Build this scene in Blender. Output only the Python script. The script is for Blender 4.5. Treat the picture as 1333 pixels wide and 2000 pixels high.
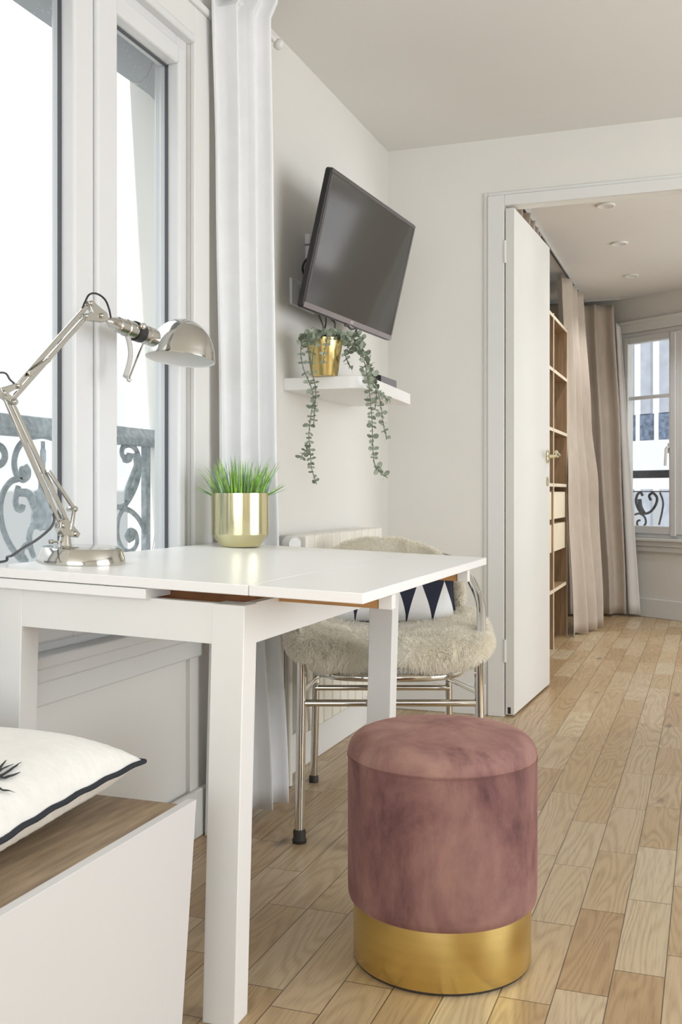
import bpy, bmesh, math, random
from mathutils import Vector, Matrix, noise as mnoise
random.seed(7)
PI = math.pi
C = bpy.context.scene.collection
for o in list(bpy.data.objects): bpy.data.objects.remove(o)

# ------------------------------------------------------------------ camera, sky, exposure
YAW = math.atan(721.5/2000.0)
EYE = Vector((0, 0, 0.9))
cam_d = bpy.data.cameras.new('camera')
cam = bpy.data.objects.new('camera', cam_d); C.objects.link(cam)
cam.location = EYE
cam.rotation_euler = (PI/2, 0, YAW)
cam_d.sensor_fit = 'VERTICAL'; cam_d.sensor_height = 36; cam_d.lens = 36.0
cam_d.shift_y = -38/2000.0
cam_d.clip_start = 0.02; cam_d.clip_end = 200
bpy.context.scene.camera = cam

world = bpy.data.worlds.new('overcast_sky'); bpy.context.scene.world = world
world.use_nodes = True
wn = world.node_tree.nodes; wl = world.node_tree.links
bg = wn['Background']
SKY = 1.0
tc = wn.new('ShaderNodeTexCoord'); sx = wn.new('ShaderNodeSeparateXYZ'); rp = wn.new('ShaderNodeValToRGB')
wl.new(tc.outputs['Generated'], sx.inputs[0]); wl.new(sx.outputs['Z'], rp.inputs[0])
def grey(k): return (k*.955, k*.98, k*1.0, 1)
rp.color_ramp.elements[0].position = 0.0; rp.color_ramp.elements[0].color = grey(.30)
rp.color_ramp.elements[1].position = 1.0; rp.color_ramp.elements[1].color = grey(1.0)
for p_, k_ in ((.002, .30), (.02, .26), (.35, .30), (.6, .75)):
    rp.color_ramp.elements.new(p_).color = grey(k_)
rp.color_ramp.elements[0].color = grey(.16)
wl.new(rp.outputs[0], bg.inputs['Color']); bg.inputs['Strength'].default_value = 2.0*SKY
vs = bpy.context.scene.view_settings
vs.view_transform = 'Standard'; vs.look = 'None'; vs.gamma = 1; vs.use_curve_mapping = False
vs.exposure = 1.08
def fill_lamp(name, loc, rot, sx_, sy_, watts):
    d = bpy.data.lights.new(name, 'AREA'); d.shape = 'RECTANGLE'; d.size = sx_; d.size_y = sy_; d.energy = watts; d.color = (.93, .965, 1)
    o = bpy.data.objects.new(name, d); C.objects.link(o); o.location = loc; o.rotation_euler = rot
fill_lamp('fill_far_room', (2.75, 5.9, 1.35), (0, math.radians(108), 0), 1.65, 2.4, 34)  # unseen area lamp added to brighten the far room
fill_lamp('fill_right_side', (2.72, 1.9, 1.25), (0, math.radians(110), 0), 1.9, 2.2, 33)  # added lamp off to the right, lifts the left and back walls
fill_lamp('fill_rear', (.3, -2.45, 1.35), (math.radians(112), 0, 0), 3.0, 1.9, 26)  # added lamp behind the camera, soft fill for the whole room
facade_fill_sun = bpy.data.lights.new('facade_fill_sun', 'SUN'); facade_fill_sun.energy = 2.6; facade_fill_sun.angle = math.radians(1); facade_fill_sun.color = (1, .98, .95)  # added sun, aimed to brighten the facade opposite and its glare indoors
suno = bpy.data.objects.new('facade_fill_sun', facade_fill_sun); C.objects.link(suno); suno.rotation_euler = Vector((.05, .55, -.83)).to_track_quat('-Z', 'Y').to_euler()

# ------------------------------------------------------------------ measuring helper: where a sight line meets a plane of the room
FW = Vector((-math.sin(YAW), math.cos(YAW), 0)); RT = Vector((math.cos(YAW), math.sin(YAW), 0))
def P(x, y, dep=None, X=None, Y=None, Z=None):
    r = FW + RT*((x-666.5)/2000) + Vector((0, 0, (962-y)/2000))
    t = dep if dep is not None else X/r.x if X is not None else Y/r.y if Y is not None else (Z-0.9)/r.z
    return EYE + r*t
def lin(h):
    if isinstance(h, str):
        v = [int(h[i:i+2], 16)/255 for i in (0, 2, 4)]
    else: v = [c/255 for c in h]
    return tuple(c/12.92 if c <= .04045 else ((c+.055)/1.055)**2.4 for c in v) + (1,)

# ------------------------------------------------------------------ materials
def new_mat(name):
    m = bpy.data.materials.new(name); m.use_nodes = True
    return m, m.node_tree.nodes, m.node_tree.links, m.node_tree.nodes['Principled BSDF']
def mat(name, col, rough=.5, metal=0., var=.04, vscale=6., bump=0., bscale=80., stretch=(1, 1, 1), spec=.5, sheen=0., coat=0.):
    m, n, l, b = new_mat(name)
    c = lin(col)
    b.inputs['Roughness'].default_value = rough; b.inputs['Metallic'].default_value = metal
    b.inputs['Specular IOR Level'].default_value = spec
    if sheen:
        b.inputs['Sheen Weight'].default_value = sheen; b.inputs['Sheen Roughness'].default_value = .4
    if coat: b.inputs['Coat Weight'].default_value = coat; b.inputs['Coat Roughness'].default_value = .08
    t = n.new('ShaderNodeTexCoord'); mp = n.new('ShaderNodeMapping'); l.new(t.outputs['Object'], mp.inputs[0])
    mp.inputs['Scale'].default_value = stretch
    ns = n.new('ShaderNodeTexNoise'); ns.inputs['Scale'].default_value = vscale; ns.inputs['Detail'].default_value = 4
    l.new(mp.outputs[0], ns.inputs['Vector'])
    r = n.new('ShaderNodeValToRGB'); l.new(ns.outputs['Fac'], r.inputs[0])
    r.color_ramp.elements[0].position = .3; r.color_ramp.elements[1].position = .7
    r.color_ramp.elements[0].color = tuple(max(0, x*(1-var)) for x in c[:3]) + (1,)
    r.color_ramp.elements[1].color = tuple(min(1, x*(1+var)) for x in c[:3]) + (1,)
    l.new(r.outputs[0], b.inputs['Base Color'])
    if bump:
        n2 = n.new('ShaderNodeTexNoise'); n2.inputs['Scale'].default_value = bscale; n2.inputs['Detail'].default_value = 3
        l.new(mp.outputs[0], n2.inputs['Vector'])
        bp = n.new('ShaderNodeBump'); bp.inputs['Strength'].default_value = bump; bp.inputs['Distance'].default_value = .003
        l.new(n2.outputs['Fac'], bp.inputs['Height']); l.new(bp.outputs[0], b.inputs['Normal'])
    return m

M = {}
M['wall'] = mat('painted_wall', 'E2E0DB', .75, var=.012, vscale=2, bump=.05, bscale=120)
M['ceiling'] = mat('painted_ceiling', 'E6E5E2', .85, var=.01, vscale=2)
M['trim'] = mat('gloss_trim_paint', 'E0E0DE', .4, var=.01)
M['pvc'] = mat('white_window_plastic', 'DCDDDE', .3, var=.01)
M['gasket'] = mat('dark_gasket', '50535A', .5)
M['door'] = mat('door_paint', 'D8D7D2', .45, var=.015, vscale=3)
M['table'] = mat('white_lacquer', 'F3F3F3', .28, var=.008, vscale=4)
M['tableleg'] = mat('white_satin_wood', 'E9E9E7', .42, var=.012, vscale=5)
M['rawwood'] = mat('raw_pine', 'B98A55', .6, var=.18, vscale=9, stretch=(2, 14, 14))
M['brownwood'] = mat('brown_hardboard', '8A5A34', .6, var=.2, vscale=14, stretch=(2, 10, 10))
M['chrome'] = mat('polished_chrome', 'DAD9D4', .07, 1., var=.02)
M['nickel'] = mat('polished_nickel', 'C3C1BB', .12, 1., var=.03)
M['brass'] = mat('brushed_brass', 'E2CB86', .28, 1., var=.05, vscale=3, stretch=(1, 1, 20))
M['brasspale'] = mat('pale_brass', 'D9D3AC', .16, 1., var=.04, vscale=3)
M['brassold'] = mat('hammered_brass', 'D3BE80', .26, 1., var=.08, vscale=12, bump=.15, bscale=40)
M['blackplastic'] = mat('black_plastic', '202022', .35)
M['bezel'] = mat('grey_bezel', '55504F', .32)
M['bezellow'] = mat('silver_grey_bezel', '8E8688', .35, .3)
M['rubber'] = mat('dark_rubber', '2E2A26', .6)
M['black'] = mat('black_paint', '26272A', .4)
M['cord'] = mat('grey_cord', '4A4B4E', .5)
M['plastic'] = mat('white_plastic', 'E4E4E2', .35)
M['greyplastic'] = mat('light_grey_plastic', 'B9B9B6', .4)
M['radiator'] = mat('radiator_enamel', 'E8E5DB', .4)
M['shelfw'] = mat('white_shelf', 'F4F4F3', .4, var=.01)
M['curtain_w'] = mat('white_cotton', 'E6E7E8', .85, var=.02, vscale=20, bump=.15, bscale=300, sheen=.2)
M['curtain_b'] = mat('beige_linen', 'BDB0A2', .85, var=.06, vscale=30, bump=.2, bscale=260, stretch=(1, 1, .3), sheen=.25)
M['curtain_l'] = mat('curtain_lining', 'E6E4E2', .85, var=.02)
M['cream'] = mat('cream_front', 'E5D9BF', .5)
M['oak'] = mat('shelf_oak', '9C7F5E', .6, var=.22, vscale=5, stretch=(14, 14, 1.2))
M['oaklight'] = mat('pale_oak_edge', 'DCCDB4', .5, var=.08, vscale=8)
M['bench'] = mat('grey_oak', '98846C', .5, var=.3, vscale=7, stretch=(14, 1.3, 3), bump=.2, bscale=60)
M['benchwhite'] = mat('white_front_panel', 'D7D7D7', .38, var=.008)
M['linen'] = mat('white_linen', 'E9E8E4', .9, var=.03, vscale=30, bump=.7, bscale=55, sheen=.2)
M['linen_under'] = mat('off_white_linen', 'DBD6CC', .9, var=.04, vscale=30, bump=.5, bscale=80)
M['piping'] = mat('navy_piping', '23272E', .8, bump=.3, bscale=300)
M['ink'] = mat('ink_print', '2E3236', .8)
M['leaf'] = mat('eucalyptus_leaf', '8E9987', .6, var=.22, vscale=40)
M['stem'] = mat('green_stem', '66705A', .6)
M['grass'] = mat('fresh_grass', '8CBB45', .5, var=.45, vscale=60)
M['grass2'] = mat('blue_green_grass', '8BA98E', .5, var=.35, vscale=60)
M['soil'] = mat('dark_soil', '4A4233', .9)
M['iron'] = mat('weathered_iron', 'A3ABB1', .7, var=.25, vscale=60, bump=.8, bscale=160)
M['iron2'] = mat('dark_wrought_iron', '55565C', .6, var=.2, vscale=40)
M['facade'] = mat('pale_facade', 'DCDDE0', .8, var=.05, vscale=2)
M['stone'] = mat('pale_stone', 'D2CFCB', .8, var=.06, vscale=3)
M['shutter'] = mat('grey_shutter', '8E929B', .7, var=.12, vscale=6)
M['darkglass'] = mat('facade_window', '566072', .25, var=.5, vscale=14)
M['wool'] = mat('cream_wool', 'FFFAF0', .95, var=.01, vscale=30, spec=.1)
_n = M['wool'].node_tree.nodes; _l = M['wool'].node_tree.links
_t = _n.new('ShaderNodeBsdfTranslucent'); _t.inputs['Color'].default_value = lin('FFFCF2'); _m = _n.new('ShaderNodeMixShader'); _m.inputs[0].default_value = .5
_l.new(_n['Principled BSDF'].outputs[0], _m.inputs[1]); _l.new(_t.outputs[0], _m.inputs[2]); _l.new(_m.outputs[0], _n['Material Output'].inputs['Surface'])

def glass_mat(name, tint, refl):
    m, n, l, b = new_mat(name); n.remove(b)
    out = n['Material Output']; tr = n.new('ShaderNodeBsdfTransparent'); gl = n.new('ShaderNodeBsdfGlossy'); mx = n.new('ShaderNodeMixShader')
    tr.inputs['Color'].default_value = tint; gl.inputs['Roughness'].default_value = .0
    fr = n.new('ShaderNodeFresnel'); fr.inputs['IOR'].default_value = refl
    ge = n.new('ShaderNodeNewGeometry'); inv = n.new('ShaderNodeMath'); inv.operation = 'SUBTRACT'; inv.inputs[0].default_value = 1; l.new(ge.outputs['Backfacing'], inv.inputs[1])
    mu = n.new('ShaderNodeMath'); mu.operation = 'MULTIPLY'; l.new(fr.outputs[0], mu.inputs[0]); l.new(inv.outputs[0], mu.inputs[1])
    l.new(mu.outputs[0], mx.inputs[0]); l.new(tr.outputs[0], mx.inputs[1]); l.new(gl.outputs[0], mx.inputs[2]); l.new(mx.outputs[0], out.inputs['Surface'])
    return m
M['glass'] = glass_mat('window_glass', (.97, .985, .98, 1), 1.35)

# translucent perforated blind cloth
m, n, l, b = new_mat('woven_blind_cloth'); M['blind'] = m
t = n.new('ShaderNodeTexCoord'); mp = n.new('ShaderNodeMapping'); mp.inputs['Scale'].default_value = (1, 62, 62); mp.inputs['Rotation'].default_value = (.55, 0, 0)
l.new(t.outputs['Object'], mp.inputs[0])
vo = n.new('ShaderNodeTexVoronoi'); vo.inputs['Scale'].default_value = 1.0; vo.inputs['Randomness'].default_value = .12
l.new(mp.outputs[0], vo.inputs['Vector'])
r = n.new('ShaderNodeValToRGB'); l.new(vo.outputs['Distance'], r.inputs[0])
r.color_ramp.elements[0].position = .15; r.color_ramp.elements[0].color = lin('FFFFFF'); r.color_ramp.elements[1].position = .5; r.color_ramp.elements[1].color = lin('A2A4A6')
l.new(r.outputs[0], b.inputs['Base Color']); b.inputs['Roughness'].default_value = .8; b.inputs['Transmission Weight'].default_value = 0
tl = n.new('ShaderNodeBsdfTranslucent'); mxs = n.new('ShaderNodeMixShader'); mxs.inputs[0].default_value = .75
l.new(r.outputs[0], tl.inputs['Color']); l.new(b.outputs[0], mxs.inputs[1]); l.new(tl.outputs[0], mxs.inputs[2]); l.new(mxs.outputs[0], n['Material Output'].inputs['Surface'])

# screen
m, n, l, b = new_mat('dark_screen'); M['screen'] = m
b.inputs['Base Color'].default_value = lin('3A3836'); b.inputs['Roughness'].default_value = .12; b.inputs['Specular IOR Level'].default_value = .6
ns = n.new('ShaderNodeTexNoise'); ns.inputs['Scale'].default_value = 3; t = n.new('ShaderNodeTexCoord'); l.new(t.outputs['Object'], ns.inputs['Vector'])
mr = n.new('ShaderNodeMapRange'); mr.inputs['To Min'].default_value = .085; mr.inputs['To Max'].default_value = .095
l.new(ns.outputs['Fac'], mr.inputs['Value']); l.new(mr.outputs[0], b.inputs['Roughness'])

# lamp glow for downlight lens
m, n, l, b = new_mat('downlight_lens'); M['lens'] = m
b.inputs['Base Color'].default_value = lin('F6F5F2'); b.inputs['Emission Color'].default_value = (1, .97, .92, 1); b.inputs['Emission Strength'].default_value = .5
ns = n.new('ShaderNodeTexNoise'); ns.inputs['Scale'].default_value = 5
mr = n.new('ShaderNodeMapRange'); mr.inputs['To Min'].default_value = .3; mr.inputs['To Max'].default_value = .4; l.new(ns.outputs['Fac'], mr.inputs['Value']); l.new(mr.outputs[0], b.inputs['Roughness'])

def math_node(n, l, op, a, b=None, c=None):
    k = n.new('ShaderNodeMath'); k.operation = op
    for i, v in enumerate((a, b, c)):
        if v is None: continue
        if isinstance(v, (int, float)): k.inputs[i].default_value = v
        else: l.new(v, k.inputs[i])
    return k.outputs[0]

# oak strip floor
def floor_material():
    m, n, l, b = new_mat('oak_strip_floor')
    mn = lambda op, a, b_=None, c=None: math_node(n, l, op, a, b_, c)
    t = n.new('ShaderNodeTexCoord'); s = n.new('ShaderNodeSeparateXYZ'); l.new(t.outputs['Object'], s.inputs[0])
    w = .0925
    xs = mn('DIVIDE', mn('ADD', s.outputs['X'], .1714+w*40), w)
    row = mn('FLOOR', xs); fx = mn('FRACT', xs)
    wn1 = n.new('ShaderNodeTexWhiteNoise'); wn1.noise_dimensions = '1D'; l.new(row, wn1.inputs['W'])
    L = mn('ADD', mn('MULTIPLY', wn1.outputs['Value'], .26), .32)
    ys = mn('ADD', mn('DIVIDE', mn('ADD', s.outputs['Y'], 10), L), mn('MULTIPLY', wn1.outputs['Value'], 37.7))
    idx = mn('FLOOR', ys); fy = mn('FRACT', ys)
    cid = n.new('ShaderNodeCombineXYZ'); l.new(row, cid.inputs[0]); l.new(idx, cid.inputs[1])
    wn2 = n.new('ShaderNodeTexWhiteNoise'); wn2.noise_dimensions = '3D'; l.new(cid.outputs[0], wn2.inputs['Vector'])
    # grain coordinates, offset for each plank
    off = mn('MULTIPLY', wn2.outputs['Value'], 53.0)
    g = n.new('ShaderNodeCombineXYZ'); l.new(mn('ADD', mn('MULTIPLY', s.outputs['X'], 11.0), off), g.inputs[0]); l.new(mn('MULTIPLY', s.outputs['Y'], 1.25), g.inputs[1]); l.new(off, g.inputs[2])
    nz = n.new('ShaderNodeTexNoise'); nz.inputs['Scale'].default_value = 1.0; nz.inputs['Detail'].default_value = 1.2; nz.inputs['Distortion'].default_value = .25
    l.new(g.outputs[0], nz.inputs['Vector'])
    rings = mn('MULTIPLY_ADD', mn('SINE', mn('MULTIPLY', nz.outputs['Fac'], 95.0)), .5, .5)
    g2 = n.new('ShaderNodeCombineXYZ'); l.new(mn('MULTIPLY', s.outputs['X'], 260.0), g2.inputs[0]); l.new(mn('MULTIPLY', s.outputs['Y'], 14.0), g2.inputs[1]); l.new(off, g2.inputs[2])
    nf = n.new('ShaderNodeTexNoise'); nf.inputs['Scale'].default_value = 1.0; nf.inputs['Detail'].default_value = 3; l.new(g2.outputs[0], nf.inputs['Vector'])
    nb = n.new('ShaderNodeTexNoise'); nb.inputs['Scale'].default_value = .8; nb.inputs['Detail'].default_value = 3; l.new(g.outputs[0], nb.inputs['Vector'])
    # knots
    kv = n.new('ShaderNodeCombineXYZ'); l.new(mn('MULTIPLY', s.outputs['X'], 9.0), kv.inputs[0]); l.new(mn('MULTIPLY', s.outputs['Y'], 3.6), kv.inputs[1])
    vo = n.new('ShaderNodeTexVoronoi'); vo.inputs['Scale'].default_value = 1.0; l.new(kv.outputs[0], vo.inputs['Vector'])
    wob = mn('ADD', vo.outputs['Distance'], mn('MULTIPLY', mn('SUBTRACT', nf.outputs['Fac'], .5), .18))
    knot = n.new('ShaderNodeMapRange'); knot.inputs['From Min'].default_value = .17; knot.inputs['From Max'].default_value = .04; l.new(wob, knot.inputs['Value'])
    sel = mn('GREATER_THAN', n_sep(n, l, vo.outputs['Color']), .62)
    knotf = mn('MULTIPLY', knot.outputs[0], sel)
    # colour per plank
    rp = n.new('ShaderNodeValToRGB'); l.new(wn2.outputs['Value'], rp.inputs[0])
    e = rp.color_ramp.elements
    e[0].position = 0; e[0].color = lin('B0926A'); e[1].position = 1; e[1].color = lin('CAB898')
    x = e.new(.35); x.color = lin('B99F77'); x = e.new(.7); x.color = lin('C2AB88')
    def mixc(fac, a, col, mode='MULTIPLY'):
        k = n.new('ShaderNodeMix'); k.data_type = 'RGBA'; k.blend_type = mode
        if isinstance(fac, float): k.inputs[0].default_value = fac
        else: l.new(fac, k.inputs[0])
        l.new(a, k.inputs[6])
        if isinstance(col, tuple): k.inputs[7].default_value = col
        else: l.new(col, k.inputs[7])
        return k.outputs[2]
    ringf = mn('MULTIPLY', mn('POWER', rings, 2.0), mn('MULTIPLY', nb.outputs['Fac'], .62))
    c = mixc(ringf, rp.outputs[0], (.52, .44, .36, 1))
    ff = n.new('ShaderNodeMapRange'); ff.inputs['From Min'].default_value = .5; ff.inputs['From Max'].default_value = .75; ff.inputs['To Max'].default_value = .6; l.new(nf.outputs['Fac'], ff.inputs['Value'])
    c = mixc(ff.outputs[0], c, (.62, .55, .48, 1))
    c = mixc(mn('MULTIPLY', knotf, .75), c, (.22, .16, .11, 1))
    ex = mn('MINIMUM', fx, mn('SUBTRACT', 1.0, fx)); ey = mn('MULTIPLY', mn('MINIMUM', fy, mn('SUBTRACT', 1.0, fy)), mn('DIVIDE', L, w))
    ed = mn('MINIMUM', ex, ey)
    gap = n.new('ShaderNodeMapRange'); gap.inputs['From Min'].default_value = .016; gap.inputs['From Max'].default_value = .006; l.new(ed, gap.inputs['Value'])
    c = mixc(gap.outputs[0], c, (.22, .17, .12, 1))
    l.new(c, b.inputs['Base Color'])
    rr = mn('ADD', mn('MULTIPLY', rings, .10), .30)
    l.new(rr, b.inputs['Roughness']); b.inputs['Specular IOR Level'].default_value = .8
    bh = mn('SUBTRACT', mn('MULTIPLY', rings, -.12), mn('MULTIPLY', gap.outputs[0], 1.0))
    bp = n.new('ShaderNodeBump'); bp.inputs['Strength'].default_value = .35; bp.inputs['Distance'].default_value = .0012
    l.new(bh, bp.inputs['Height']); l.new(bp.outputs[0], b.inputs['Normal'])
    return m
def n_sep(n, l, col):
    s = n.new('ShaderNodeSeparateColor'); l.new(col, s.inputs[0]); return s.outputs[0]
M['floor'] = floor_material()

# rose velvet, brushed this way and that
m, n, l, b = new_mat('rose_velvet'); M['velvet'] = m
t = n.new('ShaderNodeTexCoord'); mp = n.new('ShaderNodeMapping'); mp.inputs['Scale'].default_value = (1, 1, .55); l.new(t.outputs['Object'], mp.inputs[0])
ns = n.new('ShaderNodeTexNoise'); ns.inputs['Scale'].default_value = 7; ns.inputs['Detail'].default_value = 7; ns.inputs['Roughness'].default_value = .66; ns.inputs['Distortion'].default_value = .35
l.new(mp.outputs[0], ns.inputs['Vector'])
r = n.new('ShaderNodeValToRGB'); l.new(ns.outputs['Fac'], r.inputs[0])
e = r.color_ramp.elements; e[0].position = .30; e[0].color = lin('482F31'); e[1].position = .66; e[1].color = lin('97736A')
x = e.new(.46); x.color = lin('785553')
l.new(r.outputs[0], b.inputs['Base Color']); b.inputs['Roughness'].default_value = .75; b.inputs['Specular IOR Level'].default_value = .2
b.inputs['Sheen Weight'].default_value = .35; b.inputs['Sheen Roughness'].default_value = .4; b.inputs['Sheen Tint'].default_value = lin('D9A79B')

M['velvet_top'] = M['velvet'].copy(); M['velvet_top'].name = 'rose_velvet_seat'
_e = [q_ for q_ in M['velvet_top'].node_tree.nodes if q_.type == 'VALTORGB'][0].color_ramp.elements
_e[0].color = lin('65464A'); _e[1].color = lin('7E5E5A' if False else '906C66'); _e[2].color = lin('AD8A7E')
# navy and white triangle cushion (object coordinates: x across, z up)
m, n, l, b = new_mat('triangle_print_cotton'); M['tri'] = m
mn = lambda op, a, b_=None, c=None: math_node(n, l, op, a, b_, c)
t = n.new('ShaderNodeTexCoord'); s = n.new('ShaderNodeSeparateXYZ'); l.new(t.outputs['Object'], s.inputs[0])
u = mn('FRACT', mn('ADD', mn('DIVIDE', s.outputs['X'], .0735), 10.5))
tri = mn('MULTIPLY', mn('ABSOLUTE', mn('SUBTRACT', u, .5)), 2.0)           # 0 mid, 1 at edge
v = mn('PINGPONG', mn('DIVIDE', s.outputs['Y'], .128), 1.0)
mask = mn('GREATER_THAN', tri, mn('SUBTRACT', 1.0, v))
mask = mn('SUBTRACT', 1.0, mask)
k = n.new('ShaderNodeMix'); k.data_type = 'RGBA'; l.new(mask, k.inputs[0]); k.inputs[6].default_value = lin('23273A'); k.inputs[7].default_value = lin('ECECEC')
M_tri_mix = k
ns = n.new('ShaderNodeTexNoise'); ns.inputs['Scale'].default_value = 250; l.new(t.outputs['Object'], ns.inputs['Vector'])
k2 = n.new('ShaderNodeMix'); k2.data_type = 'RGBA'; k2.blend_type = 'MULTIPLY'; k2.inputs[0].default_value = .25; l.new(k.outputs[2], k2.inputs[6]); l.new(ns.outputs['Color'], k2.inputs[7])
l.new(k2.outputs[2], b.inputs['Base Color']); b.inputs['Roughness'].default_value = .9

# ------------------------------------------------------------------ mesh helpers
class MB:
    def __init__(s): s.v = []; s.f = []
    def add(s, vs, fs):
        k = len(s.v); s.v += [tuple(v) for v in vs]; s.f += [tuple(i+k for i in f) for f in fs]; return s
    def hexa(s, p):     # 8 corners, lower four counter-clockwise then upper four
        return s.add(p, [(0, 3, 2, 1), (4, 5, 6, 7), (0, 1, 5, 4), (1, 2, 6, 5), (2, 3, 7, 6), (3, 0, 4, 7)])
    def box(s, a, b):
        x0, y0, z0 = [min(a[i], b[i]) for i in range(3)]; x1, y1, z1 = [max(a[i], b[i]) for i in range(3)]
        return s.hexa([(x0, y0, z0), (x1, y0, z0), (x1, y1, z0), (x0, y1, z0), (x0, y0, z1), (x1, y0, z1), (x1, y1, z1), (x0, y1, z1)])
    def prism(s, poly, z0, z1):
        k = len(poly)
        return s.add([(x, y, z0) for x, y in poly] + [(x, y, z1) for x, y in poly],
                     [tuple(range(k-1, -1, -1)), tuple(range(k, 2*k))] + [(i, (i+1) % k, (i+1) % k+k, i+k) for i in range(k)])
    def tube(s, pts, r, seg=12, flat=1.0, closed=False, upv=None):
        pts = [Vector(p) for p in pts]; N = len(pts)
        rs = r if isinstance(r, (list, tuple)) else [r]*N
        vs = []; nrm = None
        for i, p in enumerate(pts):
            if closed: d = pts[(i+1) % N]-pts[i-1]
            else: d = pts[min(i+1, N-1)]-pts[max(i-1, 0)]
            d.normalize()
            if nrm is None:
                h = Vector(upv) if upv else (Vector((0, 0, 1)) if abs(d.z) < .9 else Vector((1, 0, 0)))
                nrm = (h - d*h.dot(d)).normalized()
            else: nrm = (nrm - d*nrm.dot(d)).normalized()
            bn = d.cross(nrm)
            for j in range(seg):
                a = 2*PI*j/seg; vs.append(p + (nrm*math.cos(a) + bn*math.sin(a)*flat)*rs[i])
        fs = []
        for i in range(N if closed else N-1):
            for j in range(seg):
                a = i*seg+j; b_ = i*seg+(j+1) % seg; i2 = (i+1) % N
                fs.append((a, b_, i2*seg+(j+1) % seg, i2*seg+j))
        if not closed: fs += [tuple(range(seg-1, -1, -1)), tuple(range((N-1)*seg, N*seg))]
        return s.add(vs, fs)
    def lathe(s, prof, seg=48, mtx=None, open_=False):   # prof: (r, z) list, axis +Z
        vs = []; fs = []
        mtx = mtx or Matrix.Identity(4)
        for r, z in prof:
            for j in range(seg):
                a = 2*PI*j/seg; vs.append(mtx @ Vector((r*math.cos(a), r*math.sin(a), z)))
        for i in range(len(prof)-1):
            for j in range(seg):
                fs.append((i*seg+j, i*seg+(j+1) % seg, (i+1)*seg+(j+1) % seg, (i+1)*seg+j))
        if not open_:
            if prof[0][0] > 1e-5: fs.append(tuple(range(seg-1, -1, -1)))
            if prof[-1][0] > 1e-5: fs.append(tuple(range((len(prof)-1)*seg, len(prof)*seg)))
        return s.add(vs, fs)
    def grid(s, fn, nu, nv, wrap=False):
        vs = [fn(i/nu, j/nv) for j in range(nv+1) for i in range(nu+(0 if wrap else 1))]
        W = nu if wrap else nu+1
        fs = [(j*W+i, j*W+(i+1) % W, (j+1)*W+(i+1) % W, (j+1)*W+i) for j in range(nv) for i in range(nu)]
        return s.add(vs, fs)
    def build(s, name, m, parent=None, bevel=0, sub=0, smooth=True, solid=0, label=None, weld=False, bseg=2, ang=40):
        me = bpy.data.meshes.new(name); me.from_pydata(s.v, [], s.f); me.validate()
        if weld or True:
            bm = bmesh.new(); bm.from_mesh(me)
            if weld: bmesh.ops.remove_doubles(bm, verts=bm.verts, dist=1e-5)
            bmesh.ops.recalc_face_normals(bm, faces=bm.faces); bm.to_mesh(me); bm.free()
        if smooth:
            me.polygons.foreach_set('use_smooth', [True]*len(me.polygons)); me.set_sharp_from_angle(angle=math.radians(ang))
        if isinstance(m, (list, tuple)):
            for q in m: me.materials.append(q)
        else: me.materials.append(m)
        o = bpy.data.objects.new(name, me); C.objects.link(o)
        if parent is not None:
            o.parent = parent; o.matrix_parent_inverse = parent.matrix_basis.inverted() if not s.__dict__.get('local') else Matrix.Identity(4)
        if solid:
            md = o.modifiers.new('thickness', 'SOLIDIFY'); md.thickness = solid; md.offset = 0
        if bevel:
            md = o.modifiers.new('bevel', 'BEVEL'); md.width = bevel; md.segments = bseg; md.limit_method = 'ANGLE'; md.harden_normals = False
        if sub:
            md = o.modifiers.new('subdivision', 'SUBSURF'); md.levels = sub; md.render_levels = sub
        if label: o['label'] = label
        return o
def local(): b_ = MB(); b_.local = True; return b_
def tag(o, label, cat, group=None, kind=None):
    o['label'] = label; o['category'] = cat
    if group: o['group'] = group
    if kind: o['kind'] = kind
    return o
def thing(name, label, cat, loc=(0, 0, 0), rotz=0, group=None):
    o = bpy.data.objects.new(name, None); C.objects.link(o); o.empty_display_size = .05
    o.location = loc; o.rotation_euler = (0, 0, rotz)
    bpy.context.view_layer.update()
    return tag(o, label, cat, group)
def struct(o): o['kind'] = 'structure'; return o
def holder(name):
    o = bpy.data.objects.new(name, None); C.objects.link(o); o['kind'] = 'structure'; return o
def smooth_path(pts, n=8):      # Catmull-Rom through the points
    pts = [Vector(p) for p in pts]; out = []
    for i in range(len(pts)-1):
        p0 = pts[max(i-1, 0)]; p1 = pts[i]; p2 = pts[i+1]; p3 = pts[min(i+2, len(pts)-1)]
        for k in range(n):
            t = k/n
            out.append(.5*((2*p1)+(p2-p0)*t+(2*p0-5*p1+4*p2-p3)*t*t+(3*p1-p0-3*p2+p3)*t**3))
    out.append(pts[-1]); return out
def axis_mtx(a, b):             # matrix placing +Z from a towards b, origin at a
    a = Vector(a); d = (Vector(b)-a).normalized()
    return Matrix.Translation(a) @ d.to_track_quat('Z', 'Y').to_matrix().to_4x4()

# ================================================================== SETTING
LX = -1.27; BY = 4.10; CZ = 2.327
WT = .335                        # window wall thickness, with the outer layer
struct(MB().box((-1.45, -2.2, -.12), (3.0, 9.5, 0)).build('floor', M['floor'], smooth=False))
struct(MB().box((-1.45, -2.2, CZ), (3.0, 9.5, CZ+.12)).build('ceiling', M['ceiling'], smooth=False))
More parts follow.
